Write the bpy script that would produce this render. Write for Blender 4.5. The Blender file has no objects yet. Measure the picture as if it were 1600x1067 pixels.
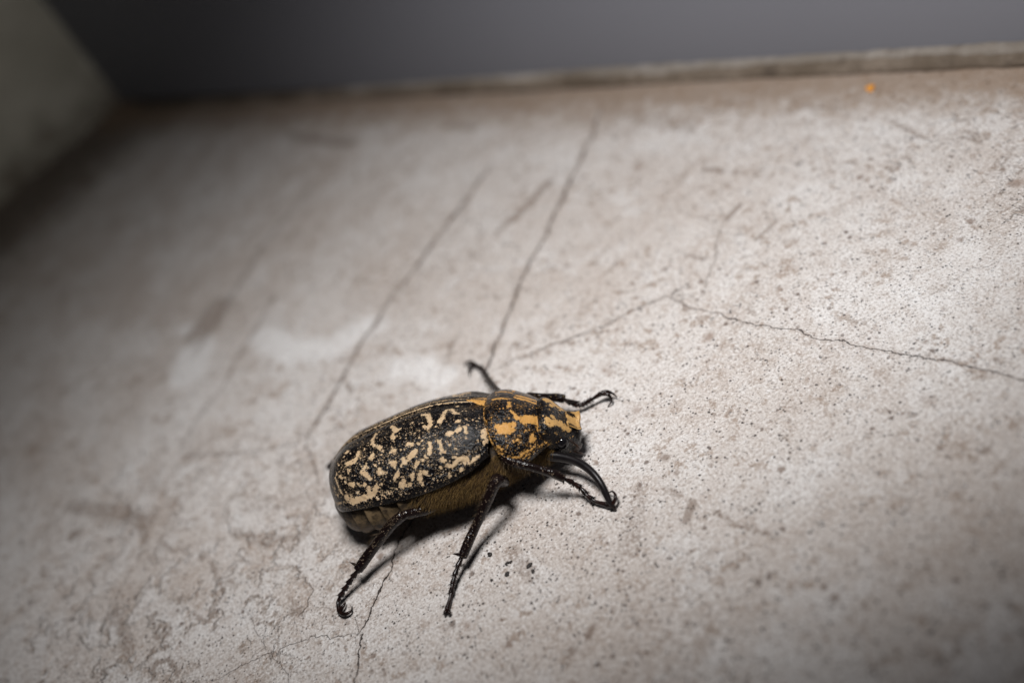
import bpy, math, random
import numpy as np
from mathutils import Vector, Matrix

random.seed(7); RNG = np.random.default_rng(7)
MM = 0.001                       # everything below is written in millimetres
scene = bpy.context.scene
COL = scene.collection

# ------------------------------------------------------------------ camera
cam_d = bpy.data.cameras.new('camera'); cam = bpy.data.objects.new('camera', cam_d); COL.objects.link(cam)
R_ = Vector((0.8660254, -0.3213938, -0.38302222)); U_ = Vector((0.5, 0.5566704, 0.66341395)); D_ = Vector((0.0, 0.76604444, -0.64278761))
cam.matrix_world = Matrix.Translation(Vector((0.0, -138.60059924, 116.29971171)) * MM) @ Matrix((R_, U_, -D_)).transposed().to_4x4()
cam_d.sensor_width = 36.0; cam_d.lens = 35.01
cam_d.clip_start = 0.005; cam_d.clip_end = 20.0
cam_d.dof.use_dof = True; cam_d.dof.focus_distance = 0.1515; cam_d.dof.aperture_fstop = 6.3; cam_d.dof.aperture_blades = 7
scene.camera = cam
scene.view_settings.view_transform = 'Standard'; scene.view_settings.look = 'None'
scene.view_settings.exposure = 0.0; scene.view_settings.gamma = 1.0
scene.cycles.use_denoising = True

# ------------------------------------------------------------------ light
world = bpy.data.worlds.new('World'); scene.world = world; world.use_nodes = True
world.node_tree.nodes['Background'].inputs[0].default_value = (0.75, 0.82, 1.0, 1)
world.node_tree.nodes['Background'].inputs[1].default_value = 0.022

def spot(name, loc, aim, power, angle, blend, radius, color):
    l = bpy.data.lights.new(name, 'SPOT'); o = bpy.data.objects.new(name, l); COL.objects.link(o)
    o.location = Vector(loc) * MM
    o.rotation_euler = (Vector(aim) - Vector(loc)).to_track_quat('-Z', 'Y').to_euler()
    l.energy = power; l.spot_size = math.radians(angle); l.spot_blend = blend; l.shadow_soft_size = radius * MM; l.color = color
    return o
# a torch with an oval beam, held above the beetle and a little to its right
LP = Vector((10, -60, 150)); LA = (Vector((50, 15, 0)) - LP).normalized()
E1 = Vector((math.cos(.05), math.sin(.05), 0)); E1 = (E1 - LA * E1.dot(LA)).normalized(); E2 = (-LA).cross(E1)
lamp = spot('torch_light', LP, LP + LA, 1.5, 82, 1.0, 20, (1.0, 0.985, 0.975))
lamp.matrix_world = Matrix.Translation(LP * MM) @ Matrix((E1, E2, -LA)).transposed().to_4x4() @ Matrix.Diagonal((2.3, 1, 1, 1))
spot('wall_fill_light', (8, -56, 156), (-150, 190, 50), .33, 55, 1.0, 17, (1.0, .985, .93))      # added fill lamp beside the torch, brightens the left side wall

# ------------------------------------------------------------------ data (millimetres)
DATA = {
'LEGS': {"front_near":{"limb":[[33.97,-3.83,10.0,0.75],[35.22,-4.89,9.6,0.85],[36.94,-5.61,8.8,0.7],[39.36,-6.32,7.2,0.64],[41.05,-6.83,5.8,0.66],[41.71,-7.18,5.1,0.55]],"tarsus":[[41.68,-7.1,5.0],[42.62,-7.29,3.8],[43.44,-7.81,2.7],[44.12,-8.82,1.8],[44.96,-9.7,1.2],[46.72,-10.7,0.75]],"claws":[[[46.64,-10.67,0.75],[47.66,-11.12,1.3],[48.34,-10.53,1.9],[47.92,-9.21,1.6],[47.16,-8.57,0.8]],[[46.62,-10.73,0.7],[47.57,-11.38,0.9],[47.65,-11.6,0.5],[46.81,-11.42,0.1]]],"spurs":[[[41.39,-6.55,5.0],[41.47,-7.2,4.7],[41.41,-7.57,4.3]],[[42.29,-7.12,4.0],[42.67,-7.55,3.8],[42.63,-7.77,3.3]]]},"mid_near":{"limb":[[33.23,-7.63,9.6,0.8],[32.13,-8.16,9.2,0.85],[31.22,-8.87,8.4,0.8],[29.62,-9.84,7.0,0.74],[27.36,-11.05,5.0,0.66],[25.57,-12.81,3.9,0.68],[24.3,-14.35,3.1,0.6]],"tarsus":[[24.21,-14.26,3.0],[23.12,-15.47,2.4],[22.33,-16.59,1.8],[21.76,-17.78,1.3],[21.35,-18.91,0.95],[20.6,-20.9,0.6]],"claws":[[[20.6,-20.85,0.6],[20.32,-21.4,0.8],[20.18,-21.61,0.15]],[[20.6,-20.85,0.6],[21.11,-21.58,0.8],[20.72,-21.67,0.15]]],"spurs":[[[24.26,-14.06,3.1],[23.59,-13.8,3.3],[22.74,-13.44,3.3]],[[24.08,-14.31,3.0],[23.6,-14.38,2.6],[23.34,-14.38,2.3]]]},"hind_near":{"limb":[[16.93,-8.04,8.6,0.8],[15.19,-8.36,8.0,0.85],[13.16,-8.97,7.0,0.8],[10.37,-9.92,5.4,0.74],[8.34,-10.95,4.4,0.72],[7.06,-11.9,3.9,0.62]],"tarsus":[[7.0,-11.82,3.8],[5.59,-12.57,3.1],[4.31,-13.22,2.4],[3.22,-13.85,1.8],[2.46,-14.55,1.3],[2.5,-16.18,0.7]],"claws":[[[2.5,-16.18,0.7],[3.73,-17.05,1.0],[4.56,-16.84,1.0],[4.38,-15.49,0.3]],[[2.39,-15.97,0.7],[3.12,-15.96,1.2],[3.62,-15.38,1.3],[3.49,-14.84,0.9]]],"spurs":[[[7.26,-11.46,4.0],[6.45,-10.8,4.1],[5.46,-9.99,3.9]],[[7.22,-11.82,3.7],[6.91,-11.87,3.3],[6.66,-11.89,3.0]]]},"front_far":{"limb":[[37.96,9.28,7.5,0.6],[39.39,9.25,6.6,0.62],[40.8,9.43,5.6,0.62],[42.03,9.59,4.7,0.66],[42.94,9.42,4.2,0.6]],"tarsus":[[42.95,9.35,4.0],[43.6,9.26,3.0],[44.39,9.25,2.1],[45.24,9.37,1.7],[46.07,9.61,1.7],[48.74,10.05,2.2]],"claws":[[[48.74,10.05,2.2],[49.62,10.03,2.2],[50.38,9.87,1.5],[50.76,9.68,0.6]],[[48.83,9.98,2.1],[49.71,9.48,2.0],[49.93,8.95,1.3],[48.88,8.69,0.1]]],"spurs":[[[41.71,9.8,5.0],[42.81,9.53,5.0],[43.49,9.45,4.7]],[[43.2,9.14,4.0],[44.12,9.22,3.2],[45.08,9.18,2.8]]]},"mid_far":{"limb":[[33.92,10.25,8.5,0.7],[32.9,12.42,7.5,0.62],[31.73,14.95,6.4,0.6],[30.8,17.06,5.5,0.6],[30.25,18.51,4.9,0.55]],"tarsus":[[30.21,18.62,4.8],[29.58,20.49,4.0],[28.93,22.17,3.3],[28.27,23.86,2.6],[27.59,25.36,2.0],[25.89,27.96,1.0]],"claws":[[[25.99,27.85,1.0],[25.37,28.4,1.2],[24.47,28.81,0.9],[23.64,29.28,0.2]],[[25.98,27.72,1.0],[25.39,27.1,1.3],[24.95,26.46,0.9],[24.78,25.94,0.1]]],"spurs":[[[30.34,18.23,4.9],[29.86,18.3,4.9],[29.3,18.84,4.7]]]},"hind_far":{"limb":[[7.71,11.5,8.0,0.7],[5.34,11.32,6.8,0.66],[2.99,11.63,5.3,0.62],[1.71,11.8,4.4,0.6]],"tarsus":[[1.64,11.9,4.3],[0.67,12.6,3.4],[-0.2,13.23,2.6],[-0.91,13.79,1.9],[-1.49,14.2,1.4],[-2.48,14.81,0.6]],"claws":[[[-2.48,14.81,0.6],[-2.72,14.7,0.7],[-3.36,15.03,0.1]],[[-2.48,14.81,0.6],[-2.47,14.25,0.7],[-2.94,14.52,0.1]]],"spurs":[]}},
'HORN': [[38.36,-0.61,5.2,0.9],[39.48,-1.76,5.0,0.92],[41.62,-2.73,4.7,0.85],[43.69,-4.02,4.4,0.8],[45.27,-5.73,4.1,0.76],[46.34,-7.48,3.6,0.7],[46.9,-8.95,2.8,0.66],[47.07,-10.05,1.9,0.62],[47.28,-10.89,1.3,0.5],[47.64,-11.49,0.9,0.25]],
'CRACKS': [[1.0,0.15,[[43.9,55.7],[37.2,46.1],[31.3,39.9],[21.2,28.6],[12.6,20.1],[6.2,12.8],[-1.5,3.2],[-5.9,-2.3],[-9.2,-5.3]]],[0.95,0.16,[[16.4,57.7],[10.5,52.8],[0.7,45.0],[-9.5,37.2],[-19.2,29.8],[-26.1,23.1],[-32.0,16.2],[-38.4,9.2],[-42.7,5.0]]],[0.45,0.3,[[-23.7,92.0],[-34.6,82.8],[-42.9,75.3],[-49.3,66.6],[-57.3,56.2],[-62.8,49.7]]],[0.6,0.11,[[-5.5,-4.2],[-1.8,-4.8],[6.8,-6.4],[14.9,-8.7],[22.3,-9.3],[27.1,-10.1],[31.9,-10.6]]],[0.8,0.075,[[27.1,-10.1],[28.8,-15.4],[32.4,-21.2],[36.6,-28.6],[40.1,-34.2],[44.0,-40.3],[48.1,-45.6],[52.0,-51.9],[55.6,-57.8],[59.1,-63.3]]],[0.35,0.09,[[44.0,-0.1],[38.5,-7.6],[35.5,-11.3],[31.6,-14.9]]],[1.0,0.1,[[-26.5,-24.3],[-30.4,-27.5],[-32.0,-29.9],[-34.1,-33.4],[-37.4,-36.5],[-41.0,-41.1],[-42.9,-45.3],[-45.2,-50.7]]],[0.6,0.06,[[-66.1,-34.5],[-58.8,-35.4],[-54.2,-35.5],[-47.8,-37.7],[-41.7,-41.3]]],[0.3,0.08,[[-59.6,-24.4],[-58.1,-30.7],[-54.5,-40.4],[-53.8,-45.5]]],[0.4,0.13,[[-68.3,20.7],[-58.9,13.5],[-49.8,8.1],[-42.7,5.0]]],[0.45,0.2,[[-41.8,53.9],[-46.8,48.0],[-56.4,34.7],[-64.7,27.5],[-68.2,21.1]]],[0.4,0.12,[[-7.5,10.8],[-10.6,7.1],[-13.9,2.7]]],[0.3,0.15,[[-73.9,10.5],[-79.3,-0.9],[-85.4,-9.0],[-87.3,-17.6]]],[0.5,0.1,[[-43.3,5.5],[-41.9,-1.2],[-41.9,-8.1]]],[0.15,0.08,[[73.0,-41.7],[65.9,-39.4],[61.3,-39.6],[56.6,-39.9]]]],
'STAINS': [[0.9,1.14,[[23.7,39.3],[18.1,36.4],[12.5,33.8]]],[0.8,0.74,[[48.3,1.0],[44.7,-0.5]]],[0.75,0.84,[[8.7,-52.9],[10.8,-50.9]]],[0.5,0.82,[[12.9,-54.4],[14.0,-57.8],[17.7,-62.6]]],[0.45,1.17,[[8.6,-46.5],[10.0,-49.0]]],[1.0,0.64,[[-13.7,-62.2],[-13.9,-61.6]]],[0.7,0.74,[[-9.9,-60.5],[-11.1,-61.4]]],[0.9,0.5,[[21.0,-38.7]]],[0.8,0.44,[[33.6,-51.2]]],[0.9,0.46,[[31.0,-45.2]]],[1.0,0.54,[[71.6,-11.6]]],[0.7,0.53,[[13.3,-32.7]]],[0.8,0.3,[[31.8,-33.3]]],[0.45,1.32,[[61.7,33.8],[64.2,27.6]]],[0.4,4.3,[[44.9,50.6],[53.7,30.4]]],[0.35,3.79,[[37.1,55.2],[42.3,45.0]]],[0.35,0.93,[[78.6,-15.1],[79.3,-19.1]]],[0.6,0.65,[[71.6,-9.9],[72.9,-11.6]]],[0.5,0.91,[[79.9,-0.0],[80.3,-7.7]]],[0.6,0.73,[[85.6,-11.7],[86.5,-14.7]]],[0.4,0.87,[[84.3,-22.1],[80.8,-24.1],[81.3,-27.0]]],[0.35,1.14,[[71.1,-28.3],[78.9,-34.6]]],[0.5,0.97,[[-61.7,-16.7],[-60.2,-19.2]]],[0.6,0.69,[[-68.6,-19.9],[-66.9,-22.2]]],[0.5,0.99,[[-76.2,-19.2],[-73.8,-23.4]]],[0.55,0.64,[[-51.2,-27.9],[-50.0,-30.8]]],[0.7,0.6,[[45.7,-67.1],[46.8,-67.0]]],[0.5,0.58,[[39.1,-74.9]]],[0.5,0.83,[[11.5,-67.3]]],[0.5,0.76,[[6.6,-65.7]]],[0.6,0.58,[[51.0,-7.7],[45.6,-9.2]]],[0.5,0.64,[[41.2,4.2],[42.9,-0.2]]],[0.6,0.51,[[40.7,-53.8],[43.0,-57.1]]],[0.45,0.56,[[77.2,-28.7],[79.9,-29.0],[81.3,-31.7]]],[0.4,0.56,[[77.0,-29.0],[77.5,-32.0],[80.2,-34.3]]],[0.4,0.87,[[88.0,-21.3],[83.4,-24.0],[80.8,-26.5],[82.1,-29.2]]],[0.6,0.62,[[84.2,-12.7],[85.4,-16.1]]],[0.5,0.67,[[75.0,-4.1],[75.7,-6.8]]],[0.6,1.08,[[48.9,15.9],[51.2,12.4]]],[0.5,1.06,[[71.1,19.4],[76.7,10.3]]],[0.5,2.97,[[-93.2,24.5],[-83.0,15.3],[-76.2,7.7]]],[0.8,1.6,[[-92.7,15.8]]],[0.5,2.11,[[-83.4,-10.3],[-81.1,-18.8]]],[0.7,0.67,[[-76.9,-27.9],[-76.3,-25.1],[-73.9,-25.9],[-72.3,-29.5]]],[0.45,1.75,[[-58.7,-7.3],[-53.2,-14.3],[-46.0,-16.3]]],[0.6,0.78,[[-73.2,-0.3],[-70.8,-3.9]]],[0.55,0.88,[[-51.6,-30.4],[-49.7,-32.3]]],[0.55,0.87,[[-64.3,-11.2],[-62.6,-19.0]]],[0.55,0.65,[[-58.2,-27.4],[-55.2,-30.7]]],[0.6,0.94,[[-31.8,13.9],[-31.0,11.1]]],[0.4,2.97,[[-33.5,-11.0],[-45.9,-8.5],[-54.3,-3.9]]],[0.5,6.27,[[-54.8,63.4],[-60.4,57.8]]],[0.6,1.77,[[-41.8,53.9]]],[0.55,2.67,[[-24.7,123.5],[-10.3,101.4]]],[0.5,2.52,[[13.0,84.2],[17.7,76.3]]],[0.55,1.13,[[12.9,34.8],[8.3,32.6]]],[0.5,1.29,[[1.7,31.2],[1.9,29.6]]],[0.5,0.98,[[-23.0,24.9],[-21.4,27.0]]],[0.4,2.96,[[5.2,-44.7],[-0.7,-52.5]]],[0.45,2.12,[[-15.6,-42.0],[-14.6,-47.9]]],[0.4,1.33,[[46.9,-36.2],[47.9,-38.0]]],[0.5,0.63,[[20.2,-5.1]]],[0.5,0.44,[[64.1,-39.6]]],[0.6,0.8,[[28.4,-16.1],[28.5,-15.2]]],[0.5,0.97,[[36.5,-22.7],[36.4,-24.5]]],[0.5,1.19,[[36.6,-6.8],[35.3,-4.3]]]],
'WHITES': [[1.3,5.59,[[-61.9,51.4],[-64.0,45.8]]],[1.2,2.55,[[-63.4,62.1]]],[1.0,4.48,[[-45.9,43.3],[-41.2,33.6],[-33.4,26.7],[-23.7,26.8]]],[1.0,3.85,[[-20.9,9.7],[-17.0,6.3],[-14.4,1.1]]],[0.6,4.02,[[-39.2,-13.4],[-39.0,-6.8]]],[0.5,5.46,[[-64.3,32.5],[-61.1,34.2]]],[0.5,2.55,[[-64.6,-14.0],[-57.3,-16.0]]],[0.6,12.8,[[63.8,-39.3],[46.7,-39.6]]],[0.5,6.52,[[82.3,-24.6],[77.5,-21.5]]],[0.6,8.07,[[-110.5,37.2],[-108.1,26.0]]],[0.5,1.64,[[64.6,23.1],[64.0,17.2]]],[0.4,4.28,[[21.1,17.8],[25.6,18.3]]]],
'COARSE': [[0.95,21.61,[[-91.1,-12.5],[-65.0,-18.1],[-52.8,-19.1]]],[0.6,19.95,[[-83.0,15.3],[-51.7,-4.2]]],[0.9,4.12,[[86.3,-26.9],[77.1,-32.6]]],[0.55,5.99,[[91.9,-12.6],[80.4,-9.3]]],[0.35,6.4,[[71.4,17.4],[47.3,42.1]]]],
'CRUMBS': [[-18.9,-40.7,0.42],[-16.6,-43.8,0.28],[-17.2,-43.7,0.22],[-17.6,-45.5,0.36],[-14.0,-46.1,0.33],[-14.1,-47.4,0.26],[-20.1,-45.0,0.24],[-14.5,-48.3,0.16]],
'ORANGE': [83.0,11.4],
}
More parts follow.
